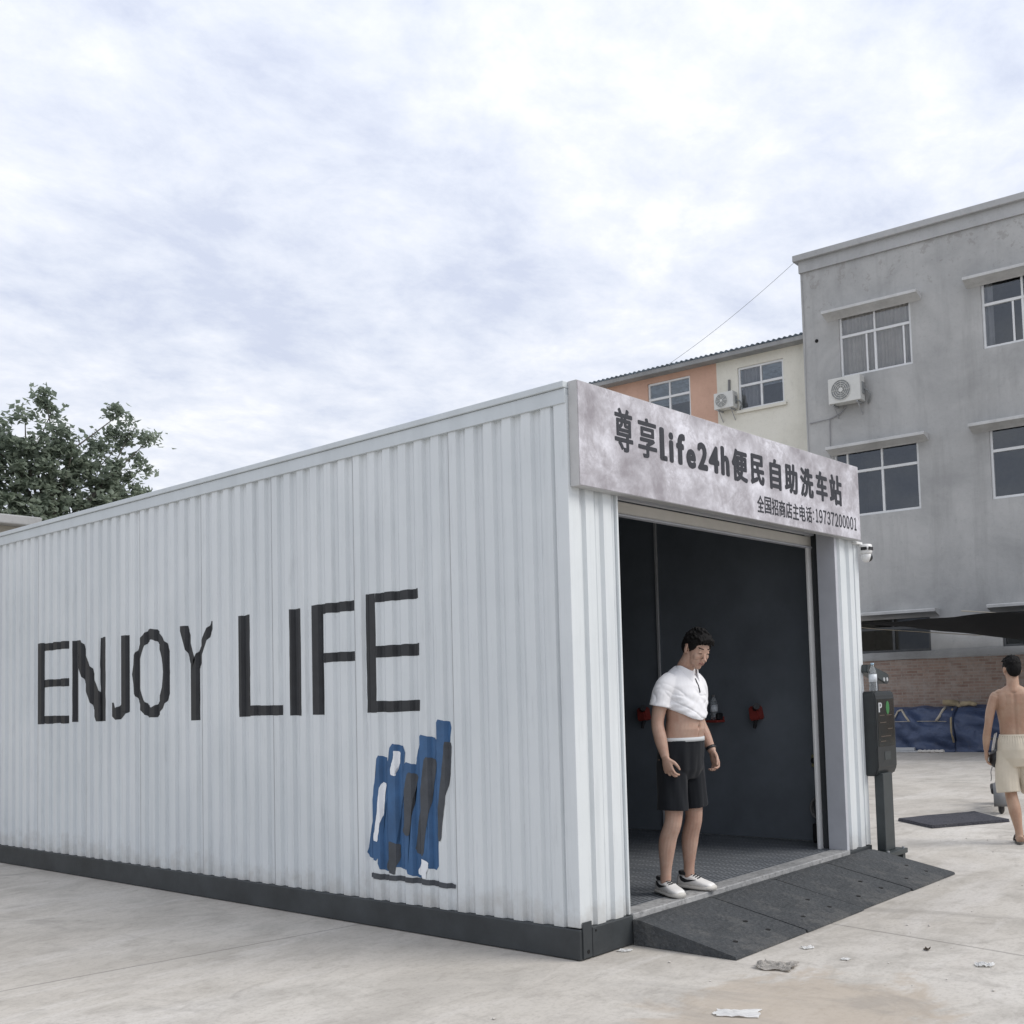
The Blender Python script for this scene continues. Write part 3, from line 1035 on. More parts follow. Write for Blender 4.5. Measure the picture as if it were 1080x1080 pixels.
# ------------------------------------------------------------------ rubber ramp, four segments
ramp_labels = ['black rubber ramp segment nearest the white left column', 'black rubber ramp segment right in front of the standing man',
               'black rubber ramp segment between the man and the kiosk end piece', 'black rubber ramp segment at the far end below the payment kiosk']
rx = [0.452, 1.25, 2.02, 2.80, 3.60]
for i in range(4):
    rp = thing('rubber_ramp', ramp_labels[i], 'ramp', (rx[i], 0, 0), 0, 'rubber ramp segments before the entrance')
    bm = bmesh.new()
    wd = rx[i + 1] - rx[i] - 0.012
    sk = [0.0, -0.006, 0.008, -0.004][i]
    prism(bm, [(-0.020, 0.003), (-0.020, 0.150), (-0.075, 0.150), (-0.715 + sk, 0.024), (-0.738 + sk, 0.018), (-0.742 + sk, 0.003)], 'x', 0, wd)
    body = link('ramp_body', bm, M['rubber'], rp)
    for hx in (wd * 0.27, wd * 0.73):
        for hy in (-0.60, -0.44):
            if hy == -0.44 and hx < wd * 0.5:
                continue
            z = 0.150 + (hy + 0.075) * (0.150 - 0.024) / 0.64
            bm = bmesh.new()
            tube(bm, [(hx, hy, z - 0.004), (hx, hy - 0.0006, z + 0.0025)], 0.016, 12)
            link('bolt_hole', bm, M['hole'], rp)

# ------------------------------------------------------------------ payment kiosk
ko = thing('payment_kiosk', 'black payment kiosk on a square post beside the right column', 'kiosk', (3.805, -0.08, 0))
bm = bmesh.new()
box(bm, -0.19, 0.17, -0.11, 0.055, 0.082, 0.122, 0.004)
for x in (-0.17, 0.11):
    box(bm, x, x + 0.05, -0.09, 0.04, 0.002, 0.081)
bp_ = link('base_plate', bm, M['kioskpole'], ko)
for x in (-0.155, 0.135):
    bm = bmesh.new()
    tube(bm, [(x, -0.085, 0.1225), (x, -0.085, 0.136)], 0.012, 6)
    link('anchor_bolt', bm, M['steel'], bp_)
bm = bmesh.new()
box(bm, -0.105, 0.075, -0.045, 0.035, 0.1225, 0.76, 0.006)
link('post', bm, M['kioskpole'], ko)
bm = bmesh.new()
# cabinet in side outline: front chamfers back at the foot
prism(bm, [(0.10, 0.74), (-0.005, 0.74), (-0.035, 0.80), (-0.035, 1.39), (-0.02, 1.44), (0.10, 1.44)], 'x', -0.165, 0.205)
bmesh.ops.bevel(bm, geom=bm.edges[:], offset=0.012, segments=3, affect='EDGES')
cb = link('cabinet', bm, M['kiosk'], ko)
bm = bmesh.new()
box(bm, -0.135, 0.175, -0.0385, -0.034, 0.98, 1.375, 0.002)
sc = link('screen', bm, M['screen'], ko)
bm = bmesh.new()
bold_k = [fit_text(bm, 'P', -0.118 + 0.003 * k, -0.062 + 0.003 * k, 1.265, 1.345, -0.0388 - 0.0002 * k, 0.0, 0.0015) for k in range(4)]
link('parking_symbol', bm, M['lightgrey'], sc)
bm = bmesh.new()
prism(bm, [(0.055 + 0.032 * math.cos(a), 1.30 + 0.055 * math.sin(a)) for a in [2 * math.pi * k / 20 for k in range(20)]], 'y', -0.0405, -0.0388)
link('round_icon', bm, M['green'], sc)
bm = bmesh.new()
for z, x0, x1 in ((1.235, -0.10, -0.01), (1.235, 0.03, 0.13), (1.175, -0.10, 0.02), (1.12, 0.04, 0.13), (1.06, -0.09, 0.10), (1.02, -0.10, 0.0)):
    box(bm, x0, x1, -0.0395, -0.0386, z, z + 0.007)
link('faint_line', bm, M['dimtext'], sc)
bm = bmesh.new()
box(bm, -0.03, 0.08, -0.038, -0.0345, 0.865, 0.935, 0.001)
link('badge', bm, M['kioskpole'], cb)
# hooded reader on its bracket above the cabinet
bm = bmesh.new()
box(bm, -0.015, 0.055, 0.03, 0.09, 1.441, 1.55, 0.008)
br_ = link('bracket', bm, M['kiosk'], ko)
bm = bmesh.new()
prism(bm, [(-0.175, 1.60), (-0.165, 1.665), (-0.10, 1.665), (0.235, 1.585), (0.25, 1.545), (0.235, 1.50), (0.17, 1.50)], 'y', 0.022, 0.105)
bmesh.ops.bevel(bm, geom=bm.edges[:], offset=0.008, segments=2, affect='EDGES')
hd = link('camera_head', bm, M['kioskpole'], ko)
for x in (0.14, 0.20):
    bm = bmesh.new()
    tube(bm, [(x, 0.023, 1.538), (x, 0.018, 1.538)], 0.017, 14)
    link('lens', bm, M['lightgrey'], hd)


def bottle(name, label, loc, h, r, foot=None, cap='bluecap', water=False):
    t = thing(name, label, 'bottle', loc)
    bm = bmesh.new()
    loft(bm, [(0, 0, 0.001, r * 0.9, r * 0.9), (0, 0, h * 0.03, r, r), (0, 0, h * 0.30, r * 0.97, r * 0.97), (0, 0, h * 0.62, r, r), (0, 0, h * 0.72, r * 0.9, r * 0.9),
              (0, 0, h * 0.86, r * 0.42, r * 0.42), (0, 0, h * 0.93, r * 0.38, r * 0.38)], 18)
    link('bottle_body', bm, M['bottle'], t, True)
    bm = bmesh.new()
    loft(bm, [(0, 0, h * 0.33, r * 1.03, r * 1.03), (0, 0, h * 0.60, r * 1.03, r * 1.03)], 18)
    link('bottle_wrap', bm, M['label'], t, True)
    bm = bmesh.new()
    loft(bm, [(0, 0, h * 0.931, r * 0.45, r * 0.45), (0, 0, h, r * 0.43, r * 0.43)], 14)
    link('bottle_cap', bm, M[cap], t, True)
    return t


bottle('water_bottle', 'clear water bottle standing on top of the black payment kiosk', (3.685, -0.082, 1.441), 0.235, 0.033)

# ------------------------------------------------------------------ security camera
cm = thing('security_camera', 'small white dome camera with black lens under the sign at the right corner', 'camera', (3.63, -0.012, 2.695))
bm = bmesh.new()
box(bm, -0.055, 0.06, -0.03, 0.012, -0.022, -0.001, 0.004)
tube(bm, [(0.03, -0.01, -0.02), (0.07, -0.04, -0.035)], 0.014, 10)
link('mount', bm, M['white'], cm)
bm = bmesh.new()
loft(bm, [(0.075, -0.05, -0.020, 0.045, 0.045), (0.075, -0.05, -0.026, 0.052, 0.052), (0.075, -0.05, -0.085, 0.052, 0.052), (0.075, -0.05, -0.10, 0.047, 0.047)], 20)
link('housing', bm, M['white'], cm, True)
bm = bmesh.new()
box(bm, 0.03, 0.10, -0.106, -0.095, -0.072, -0.045, 0.003)
box(bm, 0.018, 0.0235, -0.085, -0.03, -0.072, -0.045, 0.002)
link('sensor_window', bm, M['black'], cm)
bm = bmesh.new()
ellipsoid(bm, (0.075, -0.052, -0.125), (0.044, 0.046, 0.046))
dm = link('dome', bm, M['white'], cm, True)
bm = bmesh.new()
ellipsoid(bm, (0.085, -0.066, -0.130), (0.038, 0.036, 0.037))
link('lens', bm, M['screen'], dm, True)

# ------------------------------------------------------------------ things on the inside wall
bm = bmesh.new()
box(bm, 3.47, 3.598, 1.345, 1.47, 1.200, 1.222, 0.004)
box(bm, 3.578, 3.598, 1.35, 1.46, 1.222, 1.25)
sf = link('wall_shelf', bm, M['red'])
tag(sf, 'small red wall shelf carrying a water bottle inside the bay', 'shelf')
bottle('water_bottle', 'clear water bottle with dark foot on the small shelf inside the bay', (3.53, 1.415, 1.223), 0.225, 0.034, cap='greyp')
bm = bmesh.new()
box(bm, 3.50, 3.575, 1.347, 1.378, 1.223, 1.285, 0.008)
o = link('soap_box', bm, M['black'])
tag(o, 'small black box beside the bottle on the red shelf', 'box')


def holder(y, z, label, sc_=1.0):
    t = thing('gun_holder', label, 'holder', (3.598, y, z), 0, 'red spray gun holders on the inner wall')
    bm = bmesh.new()
    prism(bm, [(-0.055 * sc_, -0.06), (0.05 * sc_, -0.075), (0.06 * sc_, 0.05), (-0.03 * sc_, 0.06)], 'x', -0.10, -0.001)
    bmesh.ops.bevel(bm, geom=bm.edges[:], offset=0.012, segments=2, affect='EDGES')
    link('holder_body', bm, M['red'], t)
    bm = bmesh.new()
    tube(bm, [(-0.06, 0.02, 0.02), (-0.13, -0.05, 0.055)], [0.022, 0.03], 12)
    link('nozzle', bm, M['black'], t)
    bm = bmesh.new()
    tube(bm, [(-0.05, 0.01, -0.065), (-0.05, 0.03, -0.14)], [0.02, 0.014], 10)
    link('hose_tail', bm, M['black'], t)
    return t


holder(0.975, 1.285, 'red holder with a black nozzle on the bare wall at the right of the bottle')
holder(2.225, 1.29, 'red holder with black nozzle at the left behind the standing man')
t = thing('wall_socket', 'small yellow green hose fitting near the right guide rail', 'fitting', (3.598, 0.42, 0.87))
bm = bmesh.new()
box(bm, -0.05, -0.001, -0.04, 0.035, -0.055, 0.05, 0.008)
link('socket_body', bm, M['olive'], t)
bm = bmesh.new()
tube(bm, [(-0.051, 0, 0), (-0.075, 0, 0)], 0.026, 12)
link('socket_ring', bm, M['black'], t)
t = thing('hose_reel', 'small grey hose coil low on the wall by the right guide rail', 'hose', (3.55, 0.40, HB + 0.006))
bm = bmesh.new()
for k in range(3):
    pts = [(0.02 - 0.018 * k, 0.07 * math.cos(a), 0.19 + 0.085 * math.sin(a) + 0.1) for a in [2 * math.pi * j / 24 for j in range(25)]]
    tube(bm, pts, 0.011, 8, caps=False)
link('hose_coil', bm, M['greyp'], t, True)
bm = bmesh.new()
box(bm, -0.05, 0.045, -0.05, 0.05, 0.0, 0.17, 0.02)
link('reel_box', bm, M['black'], t)

# ------------------------------------------------------------------ mats and litter on the ground
bm = bmesh.new()
q = [(6.482, 1.044), (6.044, 0.471), (6.863, -0.044), (7.448, 0.555)]
a_ = [bm.verts.new((x, y, 0.003)) for x, y in q]
cx_, cy_ = sum(x for x, _ in q) / 4, sum(y for _, y in q) / 4
b_ = [bm.verts.new((cx_ + (x - cx_) * 0.985, cy_ + (y - cy_) * 0.985, zt)) for (x, y), zt in zip(q, (0.034, 0.034, 0.030, 0.030))]
bm.faces.new(a_[::-1]); bm.faces.new(b_)
for i in range(4):
    bm.faces.new((a_[i], a_[(i + 1) % 4], b_[(i + 1) % 4], b_[i]))
bmesh.ops.recalc_face_normals(bm, faces=bm.faces[:])
bmesh.ops.subdivide_edges(bm, edges=bm.edges[:], cuts=5, use_grid_fill=True)
for v in bm.verts:
    if v.co.z > 0.02:
        v.co.z += 0.006 * noise.noise(Vector((v.co.x * 3, v.co.y * 3, 1)))
o = link('rubber_mat', bm, M['mat'])
tag(o, 'thick dark rubber mat lying flat on the concrete beyond the kiosk', 'mat')


def scrap(name, label, cat, x, y, sx, sy, ht, material, seed, rz=0.0, th=0.0015, group=None):
    bm = bmesh.new()
    n = 12
    gr = {}
    for i in range(n + 1):
        for j in range(n + 1):
            u, v = i / n - 0.5, j / n - 0.5
            ed = 1 + 0.30 * noise.noise(Vector((u * 2.5 + seed, v * 2.5, seed)))
            px, py = u * sx * ed, v * sy * ed
            z = abs(noise.noise(Vector((u * 3 + seed * 2, v * 3 - seed, 0)))) * ht + 0.004
            gr[i, j] = bm.verts.new((px, py, z))
    for i in range(n):
        for j in range(n):
            bm.faces.new((gr[i, j], gr[i + 1, j], gr[i + 1, j + 1], gr[i, j + 1]))
    bmesh.ops.solidify(bm, geom=bm.faces[:], thickness=th)
    o = link(name, bm, material, None, False, (x, y, 0))
    o.rotation_euler.z = rz
    tag(o, label, cat, group)
    return o


scrap('paper_scrap', 'flat white sheet of paper on the muddy patch at the bottom edge', 'paper', -0.375, -1.272, 0.12, 0.20, 0.012, M['paper'], 1.3, 0.5)
scrap('crumpled_rag', 'crumpled grey beige rag just in front of the ramp corner', 'rag', 0.44, -1.0, 0.16, 0.20, 0.05, M['scrap'], 2.2, 0.2)
scrap('paper_scrap', 'small white paper scrap just outside the ramp foot', 'paper', 0.90, -0.94, 0.05, 0.07, 0.02, M['paper'], 3.1, 1.0)
scrap('paper_scrap', 'tiny white paper scrap on clean concrete between rag and leaf', 'paper', 0.78, -1.24, 0.05, 0.05, 0.01, M['paper'], 3.9, 0.1)
scrap('paper_scrap', 'folded white paper scrap farthest right on the bare concrete', 'paper', 1.03, -1.92, 0.06, 0.085, 0.03, M['paper'], 4.4, 0.4)
scrap('paper_scrap', 'white paper strip against the dark base by the near container corner', 'paper', 0.31, -0.065, 0.07, 0.08, 0.01, M['paper'], 6.4, 0.4)
for k, (x, y, s_, lb) in enumerate(((1.2, -1.53, 0.04, 'dry brown leaf scrap on the clean concrete right of the muddy patch'), (4.05, 0.43, 0.06, 'dry brown leaf scrap between the kiosk post and the dark mat'))):
    scrap('dry_leaf', lb, 'leaf', x, y, s_, s_ * 0.7, 0.025, M['leafdry'], 7 + k, k, 0.001, 'dry leaf scraps on the concrete')
# pebbles and crumbs nobody would count
bm = bmesh.new()
rnd = random.Random(3)
for k in range(90):
    x = rnd.uniform(-2.0, 6.5)
    y = rnd.uniform(-2.6, 0.6)
    if 0.3 < x < 3.9 and y > -0.82 or -0.1 < x < 3.7 and y > -0.1 or x < 0.1 and y > -0.2:
        continue
    r_ = rnd.choice((0.004, 0.005, 0.006, 0.009))
    g_ = bmesh.ops.create_icosphere(bm, subdivisions=1, radius=r_)
    for v in g_['verts']:
        v.co = Vector((v.co.x * rnd.uniform(0.8, 1.5) + x, v.co.y + y, max(0.001, v.co.z * 0.6 + r_ * 0.5)))
o = link('gravel_crumbs', bm, M['scrap'])
o['kind'] = 'stuff'

# ------------------------------------------------------------------ background buildings
AF = 0.06300869
OF = Vector((18.4, 8.418, 0))


def facade(name, label, cat, off=0.0):
    """local x runs along the facade to the right, local -y faces the yard"""
    t = thing(name, label, cat, tuple(OF + Vector((-math.cos(AF), -math.sin(AF), 0)) * off), 0)
    t.rotation_euler = (0, 0, -math.pi / 2 + AF)
    return t


def wall_grid(bm, x0, x1, z0, z1, holes, depth=0.16, mif=None):
    xs = sorted({x0, x1} | {h[0] for h in holes} | {h[1] for h in holes})
    zs = sorted({z0, z1} | {h[2] for h in holes} | {h[3] for h in holes})
    V = {}

    def vv(x, y, z):
        k = (round(x, 4), y, round(z, 4))
        if k not in V:
            V[k] = bm.verts.new((x, y, z))
        return V[k]
    for i in range(len(xs) - 1):
        for j in range(len(zs) - 1):
            cx, cz = (xs[i] + xs[i + 1]) / 2, (zs[j] + zs[j + 1]) / 2
            if any(h[0] < cx < h[1] and h[2] < cz < h[3] for h in holes):
                continue
            f = bm.faces.new((vv(xs[i], 0, zs[j]), vv(xs[i + 1], 0, zs[j]), vv(xs[i + 1], 0, zs[j + 1]), vv(xs[i], 0, zs[j + 1])))
            if mif:
                f.material_index = mif(cx, cz)
    for a, b, c, d in holes:
        q = [(a, c), (b, c), (b, d), (a, d)]
        for i in range(4):
            p0, p1 = q[i], q[(i + 1) % 4]
            f = bm.faces.new((bm.verts.new((p0[0], 0, p0[1])), bm.verts.new((p0[0], depth, p0[1])), bm.verts.new((p1[0], depth, p1[1])), bm.verts.new((p1[0], 0, p1[1]))))
            if mif:
                f.material_index = mif((a + b) / 2, (c + d) / 2)


def window(parent, x0, x1, z0, z1, cols, tz, curtain=None, sash=(), dark=False, y=0.07, fw=0.055):
    bm = bmesh.new()
    y0, y1 = y - 0.03, y + 0.03
    box(bm, x0 + .002, x0 + fw, y0, y1, z0 + .002, z1 - .002)
    box(bm, x1 - fw, x1 - .002, y0, y1, z0 + .002, z1 - .002)
    box(bm, x0 + fw, x1 - fw, y0, y1, z0 + .002, z0 + fw)
    box(bm, x0 + fw, x1 - fw, y0, y1, z1 - fw, z1 - .002)
    box(bm, x0 + fw, x1 - fw, y0 - .004, y1 + .004, tz - fw * 0.55, tz + fw * 0.55)
    for c in cols:
        box(bm, c - fw * 0.5, c + fw * 0.5, y0 + .004, y1 - .004, z0 + fw, tz - fw * .55)
        box(bm, c - fw * 0.4, c + fw * 0.4, y0 + .004, y1 - .004, tz + fw * .55, z1 - fw)
    fr = link('window', bm, M['darkframe' if dark else 'pvc'], parent)
    bm = bmesh.new()
    bm.faces.new([bm.verts.new(p) for p in ((x0 + fw * .5, y, z0 + fw * .5), (x1 - fw * .5, y, z0 + fw * .5), (x1 - fw * .5, y, z1 - fw * .5), (x0 + fw * .5, y, z1 - fw * .5))])
    link('pane', bm, M['darkglass' if dark else 'glass'], fr)
    if sash:
        for s_ in sash:
            bm = bmesh.new()
            box(bm, s_ - 0.022, s_ + 0.022, y - 0.022, y - 0.006, z0 + fw, tz - fw * .6)
            link('sash_bar', bm, M['pvc'], fr)
    if curtain:
        bm = bmesh.new()
        for (a, b) in curtain[1]:
            n = max(8, int((b - a) / 0.012))
            pr = None
            for k in range(n + 1):
                x = a + (b - a) * k / n
                yy = y + 0.10 + 0.022 * math.sin(x * 62 + 1.5 * math.sin(x * 9)) + 0.012 * math.sin(x * 23)
                c = (bm.verts.new((x, yy, z0 + 0.01)), bm.verts.new((x, yy * 0.9 + 0.02, z1 - 0.01)))
                if pr:
                    bm.faces.new((pr[0], c[0], c[1], pr[1]))
                pr = c
        bmesh.ops.solidify(bm, geom=bm.faces[:], thickness=0.003)
        link('curtain', bm, M[curtain[0]], fr, True)
    return fr


def awning(parent, x0, x1, zt, depth=0.32, th=0.075):
    bm = bmesh.new()
    prism(bm, [(0.0, zt), (-depth + .03, zt), (-depth, zt - 0.02), (-depth, zt - th), (-depth + .05, zt - th - 0.005), (-0.06, zt - th - 0.07), (0.0, zt - th - 0.10)], 'x', x0, x1)
    for v in bm.verts:
        v.co.z += 0.012 * noise.noise(Vector((v.co.x * 2, zt, 3)))
    return link('awning', bm, M['awn'], parent)


gb = facade('grey_building', 'three storey grey stucco building with white windows and small canopies', 'building')
BW = 17.0
win3, win2, win1 = (8.76, 10.30), (5.42, 7.0), (2.20, 3.05)
holes = []
for base in (0.0, 3.36, 6.72, 10.1):
    holes.append((0.94 + base, 2.70 + base, *win3))
    holes.append(((0.66 if base == 0 else 0.96 + base), 2.73 + base, *win2))
    holes.append((1.02 + base, 2.80 + base, *win1))
bm = bmesh.new()
wall_grid(bm, 0, BW, 0.0, 11.52, holes)
for (a, b, c, d) in ((0, 0, 9.0, 11.52),):
    pass
for q in (((0, 0, 0), (0, 9, 0), (0, 9, 11.52), (0, 0, 11.52)), ((BW, 0, 0), (BW, 9, 0), (BW, 9, 11.52), (BW, 0, 11.52)), ((0, 9, 0), (BW, 9, 0), (BW, 9, 11.52), (0, 9, 11.52))):
    bm.faces.new([bm.verts.new(p) for p in q])
link('wall', bm, M['stucco'], gb)
bm = bmesh.new()
for z in (0.1, 3.9, 7.6):
    for k in range(5):
        box(bm, 0.1 + k * 3.36, 0.2 + k * 3.36, 0.3, 8.9, z, z + 3.5)
    box(bm, 0.1, BW - 0.1, 3.2, 3.3, z, z + 3.6)
    box(bm, 0.1, BW - 0.1, 0.3, 8.9, z - 0.1, z)
link('room_partition', bm, M['room'], gb)
bm = bmesh.new()
box(bm, -0.02, BW + 0.02, -0.05, 9.02, 11.521, 11.80)
box(bm, -0.13, BW + 0.13, -0.15, 9.15, 11.801, 11.955, 0.015)
link('parapet', bm, M['parapet'], gb)
for i, base in enumerate((0.0, 3.36, 6.72, 10.1)):
    x0, x1 = 0.94 + base, 2.70 + base
    if i == 0:
        window(gb, x0, x1, *win3, [1.81], 9.74, ('curtain', [(x0, 1.62), (1.62, x1)]), (1.60, 2.50))
    else:
        window(gb, x0, x1, *win3, [1.81 + base], 9.74, ('gcurtain', [(x0, x0 + 0.22)]), (1.60 + base,))
    awning(gb, x0 - 0.30, x1 + 0.26, 10.36)
    xa = 0.66 if i == 0 else 0.96 + base
    window(gb, xa, 2.73 + base, *win2, ([0.99, 1.84] if i == 0 else [1.84 + base]), 6.48, None, (), False)
    awning(gb, 0.60 + base, 2.98 + base, 7.10)
    window(gb, 1.02 + base, 2.80 + base, *win1, [1.92 + base], 2.75, None, (), True)
    awning(gb, 0.80 + base, 3.03 + base, 3.13)
bm = bmesh.new()
tube(bm, [(0.36, -0.008, 9.78), (0.36, 0.02, 9.78)], 0.045, 14)
link('pipe_hole', bm, M['hole'], gb)
bm = bmesh.new()
tube(bm, [(0.05, -0.02, 11.5), (0.07, -0.02, 10.0), (0.04, -0.02, 8.4), (0.07, -0.02, 4.0)], 0.005, 6)
tube(bm, [(0.10, -0.03, 7.80), (0.62, -0.03, 7.82), (0.60, -0.03, 6.9)], 0.012, 6)
tube(bm, [(1.05, -0.04, 8.05), (0.9, -0.04, 7.9), (0.62, -0.03, 7.82)], 0.015, 6)
link('wall_cable', bm, M['wire'], gb)


def ac_unit(name, label, parent_m, x, y, z, wd, ht, dp, fanx, pipe=True):
    """x, y, z in the facade frame parent_m"""
    t = thing(name, label, 'air conditioner')
    t.matrix_world = parent_m @ Matrix.Translation((x, y, z))
    bm = bmesh.new()
    box(bm, 0, wd, -dp, -0.06, 0, ht, 0.012)
    cs = link('casing', bm, M['acw'], t)
    cx, cz, r_ = fanx, ht * 0.5, ht * 0.40
    bm = bmesh.new()
    tube(bm, [(cx, -dp - 0.002, cz), (cx, -dp + 0.004, cz)], r_, 28)
    link('fan_opening', bm, M['acg'], cs)
    bm = bmesh.new()
    for k in range(1, 6):
        rr = r_ * k / 5
        tube(bm, [(cx + rr * math.cos(a), -dp - 0.012, cz + rr * math.sin(a)) for a in [2 * math.pi * j / 28 for j in range(29)]], 0.006, 5, caps=False)
    for k in range(8):
        a = 2 * math.pi * k / 8
        tube(bm, [(cx, -dp - 0.010, cz), (cx + r_ * math.cos(a), -dp - 0.010, cz + r_ * math.sin(a))], 0.005, 5)
    tube(bm, [(cx, -dp - 0.016, cz), (cx, -dp - 0.003, cz)], r_ * 0.2, 14)
    link('fan_grille', bm, M['acw'], cs)
    for bx0 in (0.08, wd - 0.12):
        bm = bmesh.new()
        box(bm, bx0, bx0 + 0.035, -dp + 0.03, -0.002, -0.036, -0.001)
        tube(bm, [(bx0 + 0.017, -dp + 0.08, -0.03), (bx0 + 0.017, -0.01, -0.28)], 0.012, 6)
        link('wall_bracket', bm, M['steel'], t)
    bm = bmesh.new()
    box(bm, wd + 0.001, wd + 0.018, -dp + 0.09, -0.10, ht * 0.25, ht * 0.72, 0.003)
    link('valve_cover', bm, M['acg'], cs)
    if pipe:
        bm = bmesh.new()
        tube(bm, [(wd + 0.02, -0.16, ht * 0.45), (wd + 0.10, -0.14, ht * 0.38), (wd + 0.13, -0.08, ht * 0.2), (wd + 0.05, -0.03, -0.05)], 0.022, 8)
        link('pipe', bm, M['acg'], t, True)
    return t


bpy.context.view_layer.update()
GM = gb.matrix_world.copy()
ac_unit('air_conditioner', 'large white air conditioner unit below the curtained window of the grey building', GM, 0.745, 0, 8.08, 0.80, 0.60, 0.34, 0.32)

# cream and orange building
cb2 = facade('cream_building', 'cream and orange painted building with blue grey tin roof behind the sign', 'building', -0.5)
holes = [(-4.88, -3.53, 8.60, 9.82), (-2.10, -0.80, 8.60, 9.72), (-7.9, -6.5, 8.60, 9.8), (-4.88, -3.53, 5.2, 6.7), (-2.10, -0.80, 5.2, 6.7), (-7.9, -6.5, 5.2, 6.7)]
bm = bmesh.new()
wall_grid(bm, -10.5, -0.02, 0, 10.0, holes, mif=lambda x, z: 1 if x < -2.72 and z > 7.6 else 0)
# split at the colour change
for f in list(bm.faces):
    pass
bmesh.ops.bisect_plane(bm, geom=bm.verts[:] + bm.edges[:] + bm.faces[:], plane_co=(-2.72, 0, 0), plane_no=(1, 0, 0), dist=1e-5)
for f in bm.faces:
    c = f.calc_center_median()
    f.material_index = 1 if c.x < -2.72 and c.z > 6.9 else 0
for q in (((-10.5, 0, 0), (-10.5, 7, 0), (-10.5, 7, 10), (-10.5, 0, 10)), ((-10.5, 7, 0), (-.02, 7, 0), (-.02, 7, 10), (-10.5, 7, 10)), ((-.02, 0, 0), (-.02, 7, 0), (-.02, 7, 10), (-.02, 0, 10))):
    bm.faces.new([bm.verts.new(p) for p in q])
link('wall', bm, [M['creamwall'], M['orange']], cb2)
bm = bmesh.new()
box(bm, -10.4, -0.1, 2.5, 2.6, 0.1, 9.9)
box(bm, -10.4, -0.1, 0.3, 6.9, 7.4, 7.5)
link('room_partition', bm, M['room'], cb2)
window(cb2, *holes[0], [-4.20], 9.37, None, (), False)
window(cb2, *holes[1], [-1.45], 9.24, ('gcurtain', [(-2.05, -1.45)]), (), False)
window(cb2, *holes[2], [-7.2], 9.37)
for h in holes[3:]:
    window(cb2, *h, [(h[0] + h[1]) / 2], 6.2)
bm = bmesh.new()
for h in holes[:2]:
    box(bm, h[0] - 0.07, h[1] + 0.07, -0.06, -0.001, h[2] - 0.08, h[2] - 0.002, 0.006)
link('sill', bm, M['creamwall'], cb2)
bm = bmesh.new()
box(bm, -10.6, -0.015, -0.32, 0.12, 9.97, 10.09, 0.02)
for v in bm.verts:
    v.co.z += 0.015 * noise.noise(Vector((v.co.x * 1.7, 0, 0)))
link('eaves', bm, M['fascia'], cb2)
bm = bmesh.new()
pr = None
x = -10.65
while x < -0.02:
    z = 0.020 * (1 + math.sin(x * 2 * math.pi / 0.15))
    c = [bm.verts.new((x, -0.36, 10.095 + z)), bm.verts.new((x, 7.2, 10.95 + z))]
    if pr:
        bm.faces.new((pr[0], c[0], c[1], pr[1]))
    pr = c
    x += 0.15 / 8
bmesh.ops.solidify(bm, geom=bm.faces[:], thickness=-0.012)
link('roof', bm, M['roofblue'], cb2)
bpy.context.view_layer.update()
ac_unit('air_conditioner', 'small white air conditioner unit on the cream wall beside the orange paint', cb2.matrix_world.copy(), -2.66, 0, 8.66, 0.56, 0.42, 0.30, 0.22)
bm = bmesh.new()
tube(bm, [(-2.35, -0.02, 9.15), (-2.34, -0.02, 9.45)], 0.035, 8)
link('pipe_sleeve', bm, M['greyp'], cb2)

# power line between the two roofs
bm = bmesh.new()
A_ = GM @ Vector((-0.10, -0.13, 11.78))
B_ = GM @ Vector((-5.29, 1.5, 10.42))
pts = []
for k in range(21):
    t_ = k / 20
    p = A_.lerp(B_, t_)
    p.z -= 0.12 * 4 * t_ * (1 - t_)
    pts.append(p)
tube(bm, pts, 0.005, 6)
o = link('power_line', bm, M['wire'])
tag(o, 'thin dark overhead wire from the grey parapet down to the tin roof', 'wire')

# brick wall in front of the grey building's foot
bk = facade('brick_wall', 'old red brick wall with grey cement coping behind the tarpaulins', 'wall', 0.12)
bm = bmesh.new()
box(bm, -6.5, 16.5, 0.0, 0.118, 0.0, 2.02)
link('brickwork', bm, M['brick'], bk)
bm = bmesh.new()
prism(bm, [(-0.03, 2.021), (0.116, 2.021), (0.116, 2.20), (0.06, 2.20), (-0.03, 2.06)], 'x', -6.5, 16.5)
bmesh.ops.subdivide_edges(bm, edges=[e_ for e_ in bm.edges if abs(e_.verts[0].co.x - e_.verts[1].co.x) > 5], cuts=60)
for v in bm.verts:
    v.co.z += 0.02 * noise.noise(Vector((v.co.x * 1.5, v.co.y * 5, 0)))
    if v.co.y < 0.1:
        v.co.y += 0.012 * noise.noise(Vector((v.co.x * 2.5, 9, 0)))
link('coping', bm, M['coping'], bk)

# shade cloth slung in front of the ground floor
bm = bmesh.new()
nu, nv_ = 60, 14
gr = {}
for i in range(nu + 1):
    for j in range(nv_ + 1):
        u, v = i / nu, j / nv_
        x = 1.25 + u * 9.5
        wide = min(1.0, max(0.0, (x - 1.25) / 3.2))
        far = 2.92 - 0.60 * min(1, (x - 1.25) / 3.7)
        near = 2.86 - 0.10 * min(1, (x - 1.25) / 3.0)
        if x > 5.2:
            near -= 0.12 * (x - 5.2) / 5
        y = -0.34 - v * (0.35 + 2.2 * wide)
        z = far * (1 - v) + near * v - 0.10 * math.sin(math.pi * v) * wide + 0.05 * noise.noise(Vector((x * 0.9, v * 2, 0)))
        gr[i, j] = bm.verts.new((x, y, z))
for i in range(nu):
    for j in range(nv_):
        bm.faces.new((gr[i, j], gr[i + 1, j], gr[i + 1, j + 1], gr[i, j + 1]))
bmesh.ops.solidify(bm, geom=bm.faces[:], thickness=0.006)
sn = facade('shade_cloth', 'black shade cloth sagging below the lowest canopies of the grey building', 'shade cloth')
